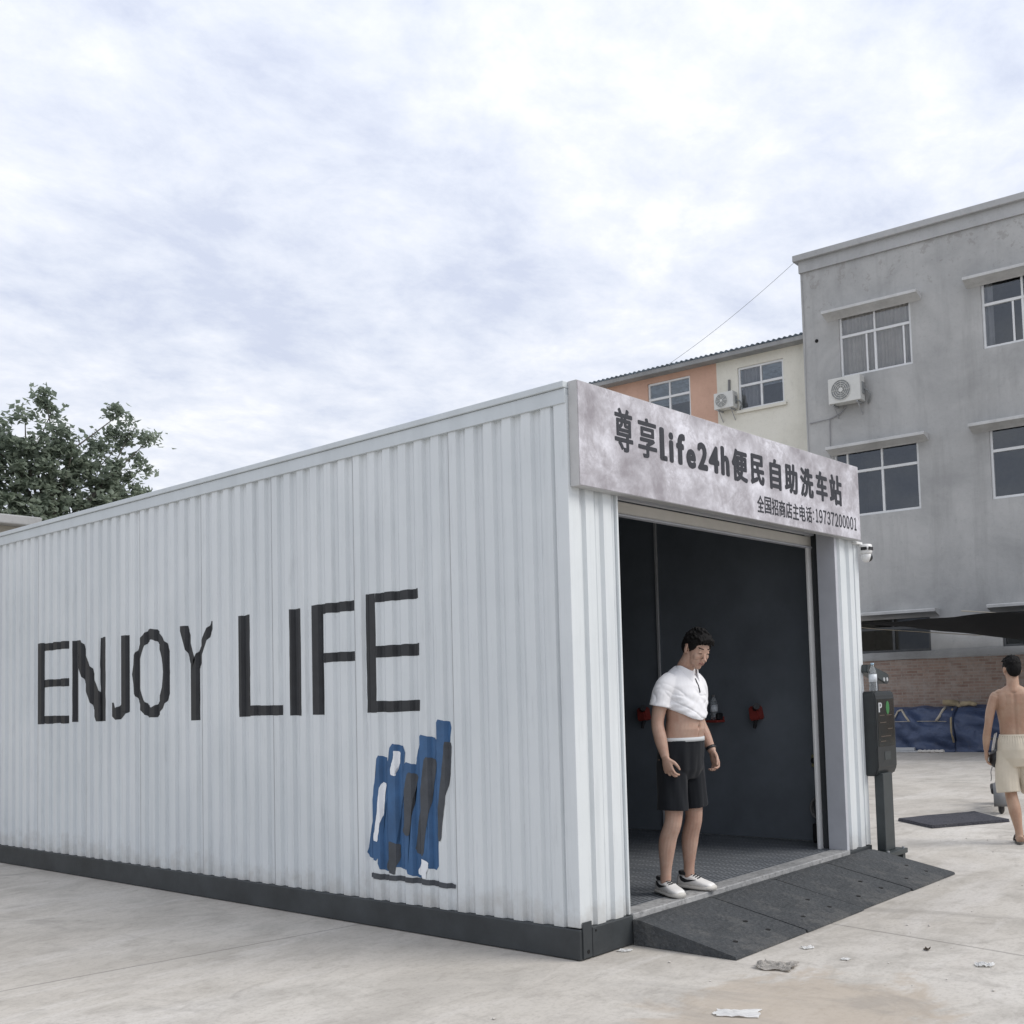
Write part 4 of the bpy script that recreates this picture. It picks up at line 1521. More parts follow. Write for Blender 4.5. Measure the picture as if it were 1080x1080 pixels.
link('cloth', bm, M['net'], sn, True)
bm = bmesh.new()
tube(bm, [(0.3, -0.3, 2.95), (1.8, -0.55, 2.72), (4.0, -0.6, 2.46), (8.0, -0.5, 2.4)], 0.010, 6)
tube(bm, [(4.4, -2.8, 2.86), (6.0, -2.7, 2.66), (10.8, -2.6, 2.66)], 0.012, 6)
link('cord', bm, M['rope'], sn, True)
bm = bmesh.new()
for x in (4.4, 10.7):
    tube(bm, [(x, -2.75, 0.0), (x, -2.75, 2.9)], 0.025, 8)
# these posts stand to the side, only the far one is out of the photograph
bm.free()


# blue tarpaulin bundles
def tarp(label, x0, x1, y0, y1, ht, seed):
    t = facade('tarp_bundle', label, 'tarpaulin', 0.12)
    t['group'] = 'tarpaulin bundles along the brick wall'
    bm = bmesh.new()
    pr = [(y1, 0.004), (y1 - 0.02, 0.25), (y1 - 0.06, 0.55), (y1 + 0.02, 0.80), (y1 + 0.16, 0.95), (y1 + 0.34, 1.0), ((y0 + y1) / 2 + .1, 1.0), (y0, 0.96), (y0, 0.0)]
    nu_ = int((x1 - x0) / 0.03)
    dense = []
    for i in range(len(pr) - 1):
        k = 8 if i < 6 else 4
        for j in range(k):
            dense.append(Vector(pr[i]).lerp(Vector(pr[i + 1]), j / k))
    dense.append(Vector(pr[-1]))
    gr = {}
    for i in range(nu_ + 1):
        u = i / nu_
        for j, d in enumerate(dense):
            x = x0 + u * (x1 - x0)
            y, z = d.x, d.y * ht
            if 0 < j < len(dense) - 1:
                f1 = math.sin((x * 1.0 + z * 1.4) * 9 + 3 * noise.noise(Vector((x * 1.2, z * 1.5, seed))))
                f2 = noise.noise(Vector((x * 1.6, z * 4.0, seed + 3)))
                f3 = noise.noise(Vector((x * 5, z * 7, seed + 8)))
                amp = 0.035 * f1 + 0.13 * f2 + 0.035 * f3
                y -= amp
                z += 0.5 * amp if z > 0.6 * ht else 0
                z += 0.13 * noise.noise(Vector((x * 1.4, seed, 0))) * max(0, d.y - 0.4)
            e_ = min(1, min(u, 1 - u) * 10)
            x = x + (0.05 * noise.noise(Vector((z * 3, y * 2, seed))) if e_ < 1 else 0)
            gr[i, j] = bm.verts.new((x, y, max(0.003, z)))
    J = len(dense)
    for i in range(nu_):
        for j in range(J - 1):
            bm.faces.new((gr[i, j], gr[i + 1, j], gr[i + 1, j + 1], gr[i, j + 1]))
    for i in (0, nu_):
        bm.faces.new([gr[i, j] for j in range(J)])
    bmesh.ops.recalc_face_normals(bm, faces=bm.faces[:])
    o = link('tarp_cover', bm, M['tarp'], t, True)
    return t, BVHTree.FromObject(o, bpy.context.evaluated_depsgraph_get())


def strap(t, bv, pts, r_, m_='rope'):
    bm = bmesh.new()
    P3 = []
    for (x, z) in pts:
        h = bv.ray_cast(Vector((x, -3, z)), Vector((0, 1, 0)))
        if h[0] is None:
            h = bv.ray_cast(Vector((x, -0.55, 3)), Vector((0, 0, -1)))
        P3.append(h[0] + Vector((0, -r_ * 0.6, r_ * 0.3)))
    tube(bm, P3, r_, 7)
    return link('strap', bm, M[m_], t, True)


tA, bA = tarp('long blue tarpaulin bundle tied with pale ropes along the brick wall', 0.9, 3.52, -0.04, -0.82, 0.97, 1.0)
strap(tA, bA, [(2.16, 0.62), (2.18, 0.76), (2.24, 0.87), (2.34, 0.90)], 0.022)
strap(tA, bA, [(2.34, 0.90), (2.46, 0.78), (2.58, 0.66)], 0.022)
strap(tA, bA, [(2.22, 0.655), (2.6, 0.66), (3.0, 0.655), (3.4, 0.65)], 0.006)
strap(tA, bA, [(3.16, 0.66), (3.26, 0.76), (3.30, 0.88), (3.31, 0.93)], 0.028)
strap(tA, bA, [(3.49, 0.9), (3.50, 0.7), (3.50, 0.45), (3.51, 0.2)], 0.022, 'straw')
tB, bB = tarp('blue tarpaulin bundle beside the shirtless man, right end of the row', 3.56, 7.2, -0.04, -0.78, 0.95, 4.0)
strap(tB, bB, [(5.2, 0.3), (5.2, 0.6), (5.22, 0.88)], 0.02)
# straw rope thrown over the two bundles
bm = bmesh.new()
pts = []
for k in range(12):
    u = k / 11
    x = 3.22 + u * 0.75
    h = (bA if x < 3.50 else bB).ray_cast(Vector((x, -0.50, 3)), Vector((0, 0, -1)))
    z = (h[0].z if h[0] is not None else 0.95) + 0.045 + 0.05 * (1 - u)
    pts.append((x, -0.52 + 0.10 * math.sin(u * 5), z))
tube(bm, pts, [0.05, 0.075, 0.08, 0.07, 0.06, 0.06, 0.055, 0.05, 0.045, 0.045, 0.04, 0.03], 9)
for v in bm.verts:
    v.co += 0.022 * noise.noise_vector(v.co * 9)
st_ = facade('straw_sack', 'tan straw sacking twisted over the top of the tarpaulins', 'sacking', 0.12)
link('sacking', bm, M['straw'], st_, True)
# boards and odds and ends at the foot of the tarpaulin
bd = facade('pale_board', 'pale flat board on the ground under the blue tarpaulin beside the kiosk', 'board', 0.12)
bm = bmesh.new()
box(bm, 2.0, 3.05, -1.02, -0.86, 0.003, 0.035, 0.004)
box(bm, 2.0, 2.7, -0.98, -0.86, 0.036, 0.10, 0.006)
link('board', bm, M['lightgrey'], bd)
jk = facade('cardboard_scrap', 'small heap of beige card scraps at the foot of the tarpaulin', 'card scraps', 0.12)
bm = bmesh.new()
for k in range(6):
    g_ = bmesh.ops.create_icosphere(bm, subdivisions=2, radius=0.05)
    cx = 2.88 + 0.09 * k
    for v in g_['verts']:
        v.co = Vector((v.co.x * 1.5 + cx, v.co.y * 0.8 - 1.10, max(0.003, v.co.z * 0.8 + 0.03 + 0.02 * noise.noise(v.co * 20 + Vector((k, 0, 0))))))
link('scraps', bm, M['scrap'], jk)

# small tan house behind the container, at the left edge
hs = thing('tan_house', 'low tan wall with grey flat roof edge below the tree at the left', 'house', (0, 14, 0))
bm = bmesh.new()
box(bm, -7, 2.95, 0.25, 3.5, 0, 4.45)
link('wall', bm, M['tanwall'], hs)
bm = bmesh.new()
box(bm, -7.2, 3.12, 0.0, 3.7, 4.451, 4.60, 0.02)
link('roof', bm, M['fascia'], hs)


# ------------------------------------------------------------------ tree
def tree(name, label, loc, blobs, seed, leaf=0.125, nleaf=260):
    rnd = random.Random(seed)
    t = thing(name, label, 'tree', loc)
    bm = bmesh.new()
    tube(bm, [(0, 0, -0.3), (0.05, 0, 1.5), (-0.05, 0.1, 3.0), (0.1, 0.05, 4.2), (0.15, 0, 5.2)], [0.22, 0.18, 0.15, 0.11, 0.07], 10)
    for (c, r_, d_) in blobs:
        c = Vector(c)
        st = Vector((0.05, 0.05, min(c.z - 0.5, 2.6 + 0.35 * c.z * rnd.uniform(0.5, 0.9))))
        md_ = st.lerp(c, 0.5) + Vector((rnd.uniform(-.15, .15), rnd.uniform(-.15, .15), 0.25))
        tube(bm, [st, md_ + Vector((rnd.uniform(-.2, .2), 0, rnd.uniform(-.1, .2))), c - Vector((0, 0, r_ * .4)), c + (c - md_).normalized() * r_ * 0.5], [0.04, 0.018, 0.008, 0.003], 6)
    link('trunk', bm, M['bark'], t, True)
    bm = bmesh.new()
    for (c, r_, d_) in blobs:
        c = Vector(c)
        ncl = max(4, int(19 * r_ * r_ * 4 * d_))
        for k in range(ncl):
            dv = Vector((rnd.gauss(0, 1), rnd.gauss(0, 1), rnd.gauss(0, 1)))
            dv = dv.normalized() * r_ * (rnd.random() ** 0.45)
            cc_ = c + Vector((dv.x, dv.y, dv.z * 0.85))
            cr_ = rnd.uniform(0.09, 0.17)
            for q in range(rnd.randint(20, 36)):
                p = cc_ + Vector((rnd.gauss(0, cr_ * .6), rnd.gauss(0, cr_ * .6), rnd.gauss(0, cr_ * .5)))
                s_ = leaf * rnd.uniform(0.6, 1.25)
                ax = Vector((rnd.gauss(0, 1), rnd.gauss(0, 1), rnd.gauss(-0.5, .6))).normalized()
                sd_ = ax.cross(Vector((rnd.gauss(0, .5), rnd.gauss(0, .5), 1))).normalized()
                up = ax.cross(sd_) * 0.12
                vv = [p - ax * s_ * .5, p + sd_ * s_ * .36 + up * s_, p + ax * s_ * .6, p - sd_ * s_ * .36 + up * s_]
                bm.faces.new([bm.verts.new(z) for z in vv])
    link('crown', bm, M['leaf'], t)
    return t


rt = random.Random(11)
# clumps placed to give the loose outline of the photograph: two crowns with a notch of sky between
cl = [((-1.4, 0, 6.15), .5, .9), ((-1.55, .2, 5.6), .7, 1), ((-0.6, .1, 6.3), .40, .9), ((-0.40, 0, 6.75), .26, .8), ((0.1, .1, 6.95), .26, .7), ((-0.3, -.1, 6.1), .55, 1.1),
      ((-0.75, .1, 5.7), .6, 1.1), ((0.2, 0, 6.35), .42, 1), ((0.25, 0, 5.7), .6, 1.2), ((0.9, 0, 5.9), .55, 1.1), ((1.25, .1, 6.4), .42, .9), ((1.55, 0, 6.75), .34, .7), ((1.95, 0, 6.7), .24, .6),
      ((1.35, 0, 7.1), .17, .6), ((1.9, .1, 6.2), .30, .7), ((1.5, 0, 5.6), .5, 1), ((1.75, 0, 5.25), .42, .8), ((0.6, 0, 5.1), .75, 1.2), ((-0.5, 0, 5.0), .8, 1.2), ((-1.6, 0, 4.9), .8, 1.1),
      ((-2.4, 0, 5.6), .7, 1), ((-2.6, 0, 6.4), .45, .8), ((0.3, 0, 4.4), .9, 1.0), ((-1.2, 0, 4.3), .9, 1.0), ((1.4, 0, 4.6), .6, .9), ((-0.05, 0, 7.15), .12, .5), ((-1.55, 0, 6.95), .16, .6), ((-1.75, 0, 6.6), .25, .7)]
tree('leafy_tree', 'loose leafy green tree rising behind the roof at the left', (4.5, 17, 0.28), cl, 5)
PEOPLE_HERE = True

# ------------------------------------------------------------------ people
def rotz(a):
    return Matrix.Rotation(a, 4, 'Z')


def hand(bm, wrist, d, thumb, palm, s=1.0, curl=1.0):
    """a palm, four unequal bent fingers and a thumb; d points down the hand, thumb to the thumb side, palm is the way the palm faces"""
    d, thumb, palm = Vector(d).normalized(), Vector(thumb), Vector(palm)
    thumb = (thumb - d * thumb.dot(d)).normalized()
    palm = d.cross(thumb) * (1 if d.cross(thumb).dot(palm) > 0 else -1)
    wv = Vector(wrist)
    rings = []
    for (k, hw, ht) in ((-0.02, .026, .021), (0.015, .031, .019), (.045, .040, .018), (.075, .043, .016), (.094, .041, .012)):
        c = wv + d * k * s
        rings.append([c + thumb * math.cos(a) * hw * s + palm * math.sin(a) * ht * s for a in [2 * math.pi * j / 16 for j in range(16)]])
    loft(bm, rings)
    for off, ln, fan in ((.0315, .070, .13), (.0105, .079, .04), (-.0105, .073, -.05), (-.0305, .058, -.15)):
        p = wv + d * .082 * s + thumb * off * s
        dd = (d + thumb * fan).normalized()
        pts, rad = [p - dd * .02 * s], [.0102 * s]
        ang = 0
        for seg, (fl, cu) in enumerate(((.45, 14), (.31, 28), (.24, 24))):
            pts.append(p.copy()); rad.append((.0102, .0097, .0090)[seg] * s)
            ang += R(cu) * curl
            p = p + (dd * math.cos(ang) + palm * math.sin(ang)) * ln * fl * s
        pts.append(p); rad.append(.0078 * s)
        tube(bm, pts, rad, 9)
        ellipsoid(bm, p, (.0080 * s,) * 3, None, 8, 6)
    b0 = wv + d * .022 * s + thumb * .022 * s
    p1 = b0 + (d * .62 + thumb * .62 + palm * .35).normalized() * .042 * s
    p2 = p1 + (d * .86 + thumb * .25 + palm * .40).normalized() * .032 * s
    p3 = p2 + (d * .92 + palm * .42).normalized() * .024 * s
    tube(bm, [b0 - thumb * .012 * s, b0, p1, p2, p3], [.014 * s, .0145 * s, .0115 * s, .0100 * s, .0070 * s], 9)
    ellipsoid(bm, p3, (.0075 * s,) * 3, None, 8, 6)


def head_volume(bm, X, s=1.0):
    """skull, jaw and features in head space (face to -y), carried by the matrix X"""
    b = bmesh.new()
    ellipsoid(b, (0, .018, .030), (.0755, .094, .086), None, 28, 20)
    ellipsoid(b, (0, -.028, .000), (.064, .060, .086), None, 28, 20)
    ellipsoid(b, (0, -.036, -.055), (.054, .052, .052), None, 24, 16)
    ellipsoid(b, (0, -.060, -.094), (.026, .024, .020), None, 16, 12)
    ellipsoid(b, (0, -.066, .032), (.050, .018, .018), None, 16, 12)       # brow
    for sx in (-1, 1):
        ellipsoid(b, (sx * .034, -.060, -.022), (.026, .022, .026), None, 16, 12)   # cheeks
        ellipsoid(b, (sx * .031, -.0735, .010), (.0155, .010, .0110), None, 14, 10)  # lids
        ellipsoid(b, (sx * .013, -.098, -.032), (.0085, .0095, .0075), None, 12, 8)  # nostril wings
        ear = Matrix.Rotation(sx * R(22), 3, 'Z')
        ellipsoid(b, (sx * .079, .016, -.002), (.0085, .019, .032), ear, 14, 12)
        ellipsoid(b, (sx * .076, .010, -.022), (.008, .011, .014), ear, 12, 8)
    nose = [[Vector((0, -.083, .022)) + Vector((math.cos(a) * .008, 0, math.sin(a) * .006)) for a in [2 * math.pi * j / 12 for j in range(12)]],
            [Vector((0, -.094, -.006)) + Vector((math.cos(a) * .0095, math.sin(a) * .010, math.sin(a) * .006)) for a in [2 * math.pi * j / 12 for j in range(12)]],
            [Vector((0, -.104, -.027)) + Vector((math.cos(a) * .012, math.sin(a) * .012, math.sin(a) * .009)) for a in [2 * math.pi * j / 12 for j in range(12)]]]
    loft(b, nose)
    ellipsoid(b, (0, -.112, -.028), (.0118, .0110, .0105), None, 12, 10)
    ellipsoid(b, (0, -.090, -.0545), (.023, .0105, .0065), None, 16, 10)    # lips
    ellipsoid(b, (0, -.0885, -.0665), (.020, .0105, .007), None, 16, 10)
    for v in b.verts:
        v.co = X @ (v.co * s)
    me = bpy.data.meshes.new('h'); b.to_mesh(me); b.free()
    bm.from_mesh(me); bpy.data.meshes.remove(me)


def hair_mesh(X, s, seed, fringe=True):
    b = bmesh.new()
    rnd = random.Random(seed)
    ellipsoid(b, (0, .022, .050), (.0815, .092, .078), None, 28, 20)
    ellipsoid(b, (0, .060, .005), (.071, .060, .080), None, 24, 16)
    ellipsoid(b, (0, -.020, .092), (.064, .062, .040), None, 24, 16)
    for sx in (-1, 1):
        ellipsoid(b, (sx * .064, -.004, .040), (.0165, .050, .042), None, 16, 12)
        ellipsoid(b, (sx * .0715, -.018, .012), (.007, .012, .024), None, 12, 8)
    # tufts combed forward and up
    for k in range(70):
        a = rnd.uniform(-math.pi, math.pi)
        el = rnd.uniform(0.15, 1.5)
        n_ = Vector((math.cos(el) * math.sin(a), -math.cos(el) * math.cos(a), math.sin(el)))
        base = Vector((n_.x * .078, .018 + n_.y * .092, .042 + n_.z * .086))
        if base.y < -.045 and base.z < .090:
            continue
        flow = Vector((rnd.gauss(0, .25), -0.9 if base.z > .07 else 0.15, -0.15 if base.z > .07 else -0.9))
        ln = rnd.uniform(.022, .040) if base.z > .07 else rnd.uniform(.012, .02)
        p1 = base + (n_ * 0.55 + flow * .6).normalized() * ln * .6
        p2 = p1 + (n_ * 0.05 + flow).normalized() * ln * .6
        tube(b, [base - n_ * .01, p1, p2], [.012, .009, .004], 6)
    if fringe:
        for k in range(26):
            x = rnd.uniform(-.055, .055)
            p0 = Vector((x, -.058, .112 - abs(x) * .35))
            p1 = p0 + Vector((rnd.gauss(0, .006), -.020, -.004))
            p2 = p1 + Vector((rnd.gauss(.004, .008), -.008, -rnd.uniform(.016, .030)))
            tube(b, [p0 + Vector((0, .02, 0)), p0, p1, p2], [.012, .012, .009, .003], 6)
    b = remesh(b, 0.0032, 9)
    for v in b.verts:
        q = Vector((v.co.x * 120, v.co.y * 34, v.co.z * 60))
        v.co += v.co.normalized() * 0.0022 * noise.noise(q + Vector((seed, 0, 0)))
        v.co = X @ (v.co * s)
    return b


def limb(bm, pts, rad, n=16):
    """a tapering limb through its joints, rounded at the end"""
    P3 = [Vector(p) for p in pts]
    out_p, out_r = [], []
    for i in range(len(P3) - 1):
        for k in range(5):
            t_ = k / 5
            p0, p1, p2, p3 = P3[max(i - 1, 0)], P3[i], P3[i + 1], P3[min(i + 2, len(P3) - 1)]
            q = 0.5 * ((2 * p1) + (p2 - p0) * t_ + (2 * p0 - 5 * p1 + 4 * p2 - p3) * t_ ** 2 + (3 * p1 - p0 - 3 * p2 + p3) * t_ ** 3)
            out_p.append(q)
            tt = t_ * t_ * (3 - 2 * t_)
            out_r.append(rad[i] * (1 - tt) + rad[i + 1] * tt)
    out_p.append(P3[-1]); out_r.append(rad[-1])
    tube(bm, out_p, out_r, n)


def shoe(parent, loc, rz, s=1.0):
    """white low trainer, toe to -y"""
    X = Matrix.Translation(loc) @ rotz(rz)
    sh_ = [(.138, .022, .045), (.130, .034, .088), (.108, .040, .104), (.07, .042, .105), (.03, .044, .100), (-.01, .047, .086), (-.05, .050, .070), (-.09, .050, .060), (-.125, .043, .052), (-.150, .026, .040)]
    def sec(y, hw, h, z0):
        o = []
        for j in range(20):
            a = 2 * math.pi * j / 20
            c_, s_ = math.cos(a), math.sin(a)
            x = hw * math.copysign(abs(c_) ** 0.8, c_) * (1 - 0.30 * max(0, s_) ** 1.5 * (1 if y > 0 else 0.4))
            z = z0 + (h - z0) * (0.5 + 0.5 * math.copysign(abs(s_) ** 0.8, s_))
            o.append(X @ Vector((x, y, z)))
        return o
    bm = bmesh.new()
    loft(bm, [sec(y, hw, h, 0.018) for y, hw, h in sh_])
    up = link('shoe', bm, M['shoe'], parent, True)
    bm = bmesh.new()
    loft(bm, [sec(y * 1.03, hw + .006, .033 + (0.006 if y < -.1 else 0), 0.0005) for y, hw, h in sh_])
    link('sole', bm, M['sole'], up, True)
    bm = bmesh.new()
    for k in range(2):
        ring = [X @ Vector((.037 * math.cos(a), .076 + .046 * math.sin(a), .098 + k * .006 + .001 * math.sin(a))) for a in [2 * math.pi * j / 24 for j in range(25)]]
        tube(bm, ring, 0.0085, 7, caps=False)
    bvm = BVHTree.FromObject(up, bpy.context.evaluated_depsgraph_get())
    link('collar', bm, M['dark'], up, True)
    bm = bmesh.new()
    Xi = X.inverted()
    for k, y in enumerate((.018, .000, -.018, -.036)):
        row = []
        for x in (-.024, -.012, 0, .012, .024):
            h = bvm.ray_cast(X @ Vector((x, y + (0.007 if x > 0 else -.002), .2)), Vector((0, 0, -1)))
            if h[0] is not None:
                row.append(h[0] + Vector((0, 0, .003)))
        if len(row) > 2:
            tube(bm, row, 0.0048, 6)
    link('lace', bm, M['dark'], up)
    bm = bmesh.new()
    for sx in (-1, 1):
        lo = [(.105, .080), (.090, .054), (.060, .043), (.03, .048), (-.035, .066)]
        hi = [(.092, .084), (.072, .074), (.05, .067), (.03, .064), (-.035, .068)]
        gq = {}
        NU, NV = 16, 4
        def at(line, u):
            q_ = u * (len(line) - 1)
            i_ = min(int(q_), len(line) - 2)
            return Vector(line[i_]).lerp(Vector(line[i_ + 1]), q_ - i_)
        for iu in range(NU + 1):
            for iv in range(NV + 1):
                y, z = at(lo, iu / NU).lerp(at(hi, iu / NU), iv / NV)
                h = bvm.ray_cast(X @ Vector((sx * .12, y, z)), X.to_3x3() @ Vector((-sx, 0, 0)))
                p_ = h[0] if h[0] is not None else X @ Vector((sx * .04, y, z))
                gq[iu, iv] = bm.verts.new(p_ + X.to_3x3() @ Vector((sx * .0028, 0, .0005)))
        for iu in range(NU):
            for iv in range(NV):
                bm.faces.new((gq[iu, iv], gq[iu + 1, iv], gq[iu + 1, iv + 1], gq[iu, iv + 1]))
    link('side_mark', bm, M['dark'], up)
    return up


def build_body(t, J, skin, voxel=0.0035, bare=False, headX=None, hs_=1.0, face=True, lean=None):
    bm = bmesh.new()
    loft(bm, J['torso'], 32)
    limb(bm, J['neck'], J['neckr'], 18)
    for sd in ('R', 'L'):
        limb(bm, J['leg' + sd], J['legr'])
        limb(bm, J['arm' + sd], J['armr'])
        f = J['foot' + sd]
        limb(bm, f, J.get('footrad', [.036, .038, .036, .026]), 14)
        w_ = J['hand' + sd]
        hand(bm, *w_)
        sh0 = Vector(J['arm' + sd][0])
        ellipsoid(bm, sh0, J.get('delt', (.054, .052, .058)), None, 16, 12)
    if bare:
        for e_ in J.get('muscle', []):
            ellipsoid(bm, e_[0], e_[1], None, 16, 12)
    head_volume(bm, headX, hs_)
    bm = remesh(bm, voxel, 7)
    if 'after' in J:
        J['after'](bm)
    Xi = headX.inverted()
    if face:
        for f in bm.faces:
            q = Xi @ f.calc_center_median() / hs_
            if q.y > -.045 or q.z < -.13 or q.z > .1 or abs(q.x) > .07:
                continue
            ax = abs(q.x)
            arch = .0385 + .05 * (ax - .03) - 1.6 * (ax - .032) ** 2
            if .016 < ax < .046 and abs(q.z - arch) < .0032:
                f.material_index = 1
            elif .021 < ax < .041 and abs(q.z - (.0065 + 2.5 * (ax - .031) ** 2)) < .0027:
                f.material_index = 1
            elif ax < .020 and -.070 < q.z < -.051 and q.y < -.078:
                f.material_index = 2
                if abs(q.z + .0598 - 0.02 * ax) < .0013:
                    f.material_index = 1
    return link('body', bm, [skin, M['hair'], M['lip']], t, True)


# --- the man in the white polo on the threshold
man = thing('person', 'man in pulled up white polo shirt and black shorts standing in the bay entrance', 'person', (1.165, 0.110, HB + 0.010), R(-4))


def slouch(p):
    """settle the upper body: shorter and leaning forward"""
    x, y, z = p[:3]
    if z > 1.0:
        k = (z - 1.0)
        z = 1.0 + k * 0.915
        y -= 0.075 * min(1.0, k / .5)
    return (x, y, z) + tuple(p[3:])



FR, FL = Matrix.Translation((-.128, .02, 0)) @ rotz(R(-20)), Matrix.Translation((.135, .015, 0)) @ rotz(R(2))
J = dict(
    torso=[(0, .000, .80, .10, .08), (0, -.005, .86, .165, .115), (0, -.012, .94, .172, .122), (0, -.030, 1.00, .158, .122), (0, -.042, 1.07, .152, .124), (0, -.040, 1.14, .150, .118),
           (0, -.022, 1.24, .155, .112), (0, -.005, 1.34, .168, .110), (0, .010, 1.42, .165, .092), (0, .018, 1.465, .13, .07), (0, .016, 1.50, .075, .056)],
    neck=[(0, -.048, 1.39), (0, -.068, 1.455), (0, -.112, 1.515), (0, -.145, 1.565)], neckr=[.075, .058, .055, .056],
    legR=[(-.088, -.005, .88), (-.095, -.015, .72), (-.110, -.022, .49), (-.120, .028, .34), (-.123, .048, .14), (-.124, .050, .07)],
    legL=[(.088, -.005, .88), (.095, -.008, .72), (.112, -.012, .49), (.122, .036, .34), (.128, .058, .14), (.129, .060, .07)],
    legr=[.095, .082, .057, .058, .036, .036],
    armR=[(-.155, -.045, 1.365), (-.186, -.015, 1.25), (-.206, .005, 1.12), (-.208, -.015, 1.02), (-.200, -.045, .895)],
    armL=[(.155, -.045, 1.365), (.190, -.015, 1.25), (.218, .005, 1.12), (.236, -.025, 1.02), (.246, -.080, .905)],
    armr=[.056, .049, .041, .042, .028],
    footR=[FR @ Vector((0, .075, .05)), FR @ Vector((0, .03, .042)), FR @ Vector((0, -.05, .032)), FR @ Vector((0, -.09, .03))],
    footL=[FL @ Vector((0, .075, .05)), FL @ Vector((0, .03, .042)), FL @ Vector((0, -.05, .032)), FL @ Vector((0, -.09, .03))],
    footrad=[.022, .022, .018, .014],
    delt=(.036, .036, .040),
    handR=((-.200, -.046, .893), (.10, -.22, -1), (0, -1, -.2), (1, .25, 0), 1.0, 1.15),
    handL=((.246, -.081, .903), (.03, -.30, -1), (-.25, -1, .2), (-1, .25, 0), 1.0, 1.6),
)
J['torso'] = [slouch((q[0], q[1], q[2])) + (q[3] * (.93 if q[2] > 1.1 else .96), q[4]) for q in J['torso']]
HX = Matrix.Translation((0.004, -.172, 1.582)) @ Matrix.Rotation(R(-12), 4, 'Z') @ Matrix.Rotation(R(29), 4, 'X') @ Matrix.Rotation(R(3), 4, 'Y')


def navel(bm):
    c = Vector((0.0, -.18, 1.078))
    for v in bm.verts:
        d = v.co - c
        r2 = (d.x / .010) ** 2 + (d.z / .015) ** 2
        if v.co.y < -.1 and abs(v.co.z - 1.078) < .06 and r2 < 4:
            v.co.y += .014 * math.exp(-r2)
        if v.co.y < -.08 and abs(v.co.x) < .012 and 1.0 < v.co.z < 1.2:
            v.co.y += .004 * math.exp(-(v.co.x / .006) ** 2)


J['after'] = navel
build_body(man, J, M['skin'], 0.0033, headX=HX)
link('hair', hair_mesh(HX, 1.0, 3), M['hair'], man, True)

# polo shirt: torso and sleeves grown into one cloth, hem pulled up in front
bm = bmesh.new()
def hemring(z, rx, ry, cy, dz):
    o = []
    for k in range(40):
        a = 2 * math.pi * k / 40
        s_ = math.sin(a)
        front = max(0, -s_)
        o.append(slouch((rx * math.cos(a) * .93, cy + ry * s_, z - dz * front ** 1.6 + 0.02 * max(0, s_))))
    return o
loft(bm, [hemring(1.215, .166, .139, -.032, .085), hemring(1.235, .172, .146, -.030, .082), hemring(1.27, .175, .142, -.022, .055), hemring(1.32, .180, .132, -.010, .02),
          hemring(1.38, .186, .120, .004, 0), hemring(1.435, .170, .100, .014, 0), hemring(1.475, .128, .076, .018, 0), hemring(1.508, .074, .062, .010, 0)])
limb(bm, [(-.105, -.045, 1.385), (-.158, -.035, 1.345), (-.188, -.020, 1.285), (-.200, -.010, 1.218)], [.066, .070, .068, .071], 20)
limb(bm, [(.105, -.045, 1.385), (.158, -.035, 1.345), (.190, -.020, 1.285), (.204, -.010, 1.222)], [.066, .070, .068, .070], 20)
bm = remesh(bm, 0.0045, 5)
for v in bm.verts:
    p = v.co
    wgt = min(1, max(0, (1.40 - p.z) / .1))
    f = noise.noise(Vector((p.x * 8, p.y * 8, p.z * 9))) * .007 + noise.noise(Vector((p.x * 14 + p.z * 12, p.y * 10, p.z * 22))) * .0045
    rg = 1 - abs(noise.noise(Vector((p.x * 7 + p.z * 9, p.y * 7, p.z * 13 - abs(p.x) * 8)))) * 2.2
    f -= max(0, rg) ** 3 * .0065
    dia = math.sin((p.z * 1.0 + abs(p.x) * .7) * 105 + 5 * noise.noise(p * 6))
    f += dia * .0022 * min(1, max(0, (1.33 - p.z) / .1))
    n_ = Vector((p.x, p.y, 0))
    if n_.length > 1e-4:
        v.co += n_.normalized() * f * wgt
polo = link('polo_shirt', bm, M['polo'], man, True)
bm = bmesh.new()
for k, (rx_, ry_, z) in enumerate(((.079, .066, 1.492), (.073, .062, 1.515), (.069, .060, 1.538))):
    pass
cr_ = []
for (rx_, ry_, z0, cy) in ((.101, .090, 1.410, -.066), (.086, .078, 1.440, -.074), (.071, .065, 1.480, -.086)):
    ring = []
    for k in range(33):
        a = R(-70) + R(320) * k / 32
        s_ = math.sin(a)
        fr_ = max(0, -s_)
        ring.append(bm.verts.new((rx_ * math.cos(a), cy + ry_ * s_ - .012 * fr_, z0 - .045 * fr_ ** 1.5)))
    cr_.append(ring)
for i in range(2):
    for k in range(32):
        bm.faces.new((cr_[i][k], cr_[i][k + 1], cr_[i + 1][k + 1], cr_[i + 1][k]))
bmesh.ops.recalc_face_normals(bm, faces=bm.faces[:])
bmesh.ops.solidify(bm, geom=bm.faces[:], thickness=0.006)
link('collar', bm, M['polo'], polo)
bvp = BVHTree.FromObject(polo, bpy.context.evaluated_depsgraph_get())
bm = bmesh.new()
pl = []
for k in range(9):
    z = 1.392 - k * .0115
    h = bvp.ray_cast(Vector((0.0 + .001 * k, -.6, z)), Vector((0, 1, 0)))
    if h[0] is not None:
        pl.append(h[0] + Vector((0, -.001, 0)))
tube(bm, pl, 0.0045, 6)
link('placket', bm, M['dark'], polo)

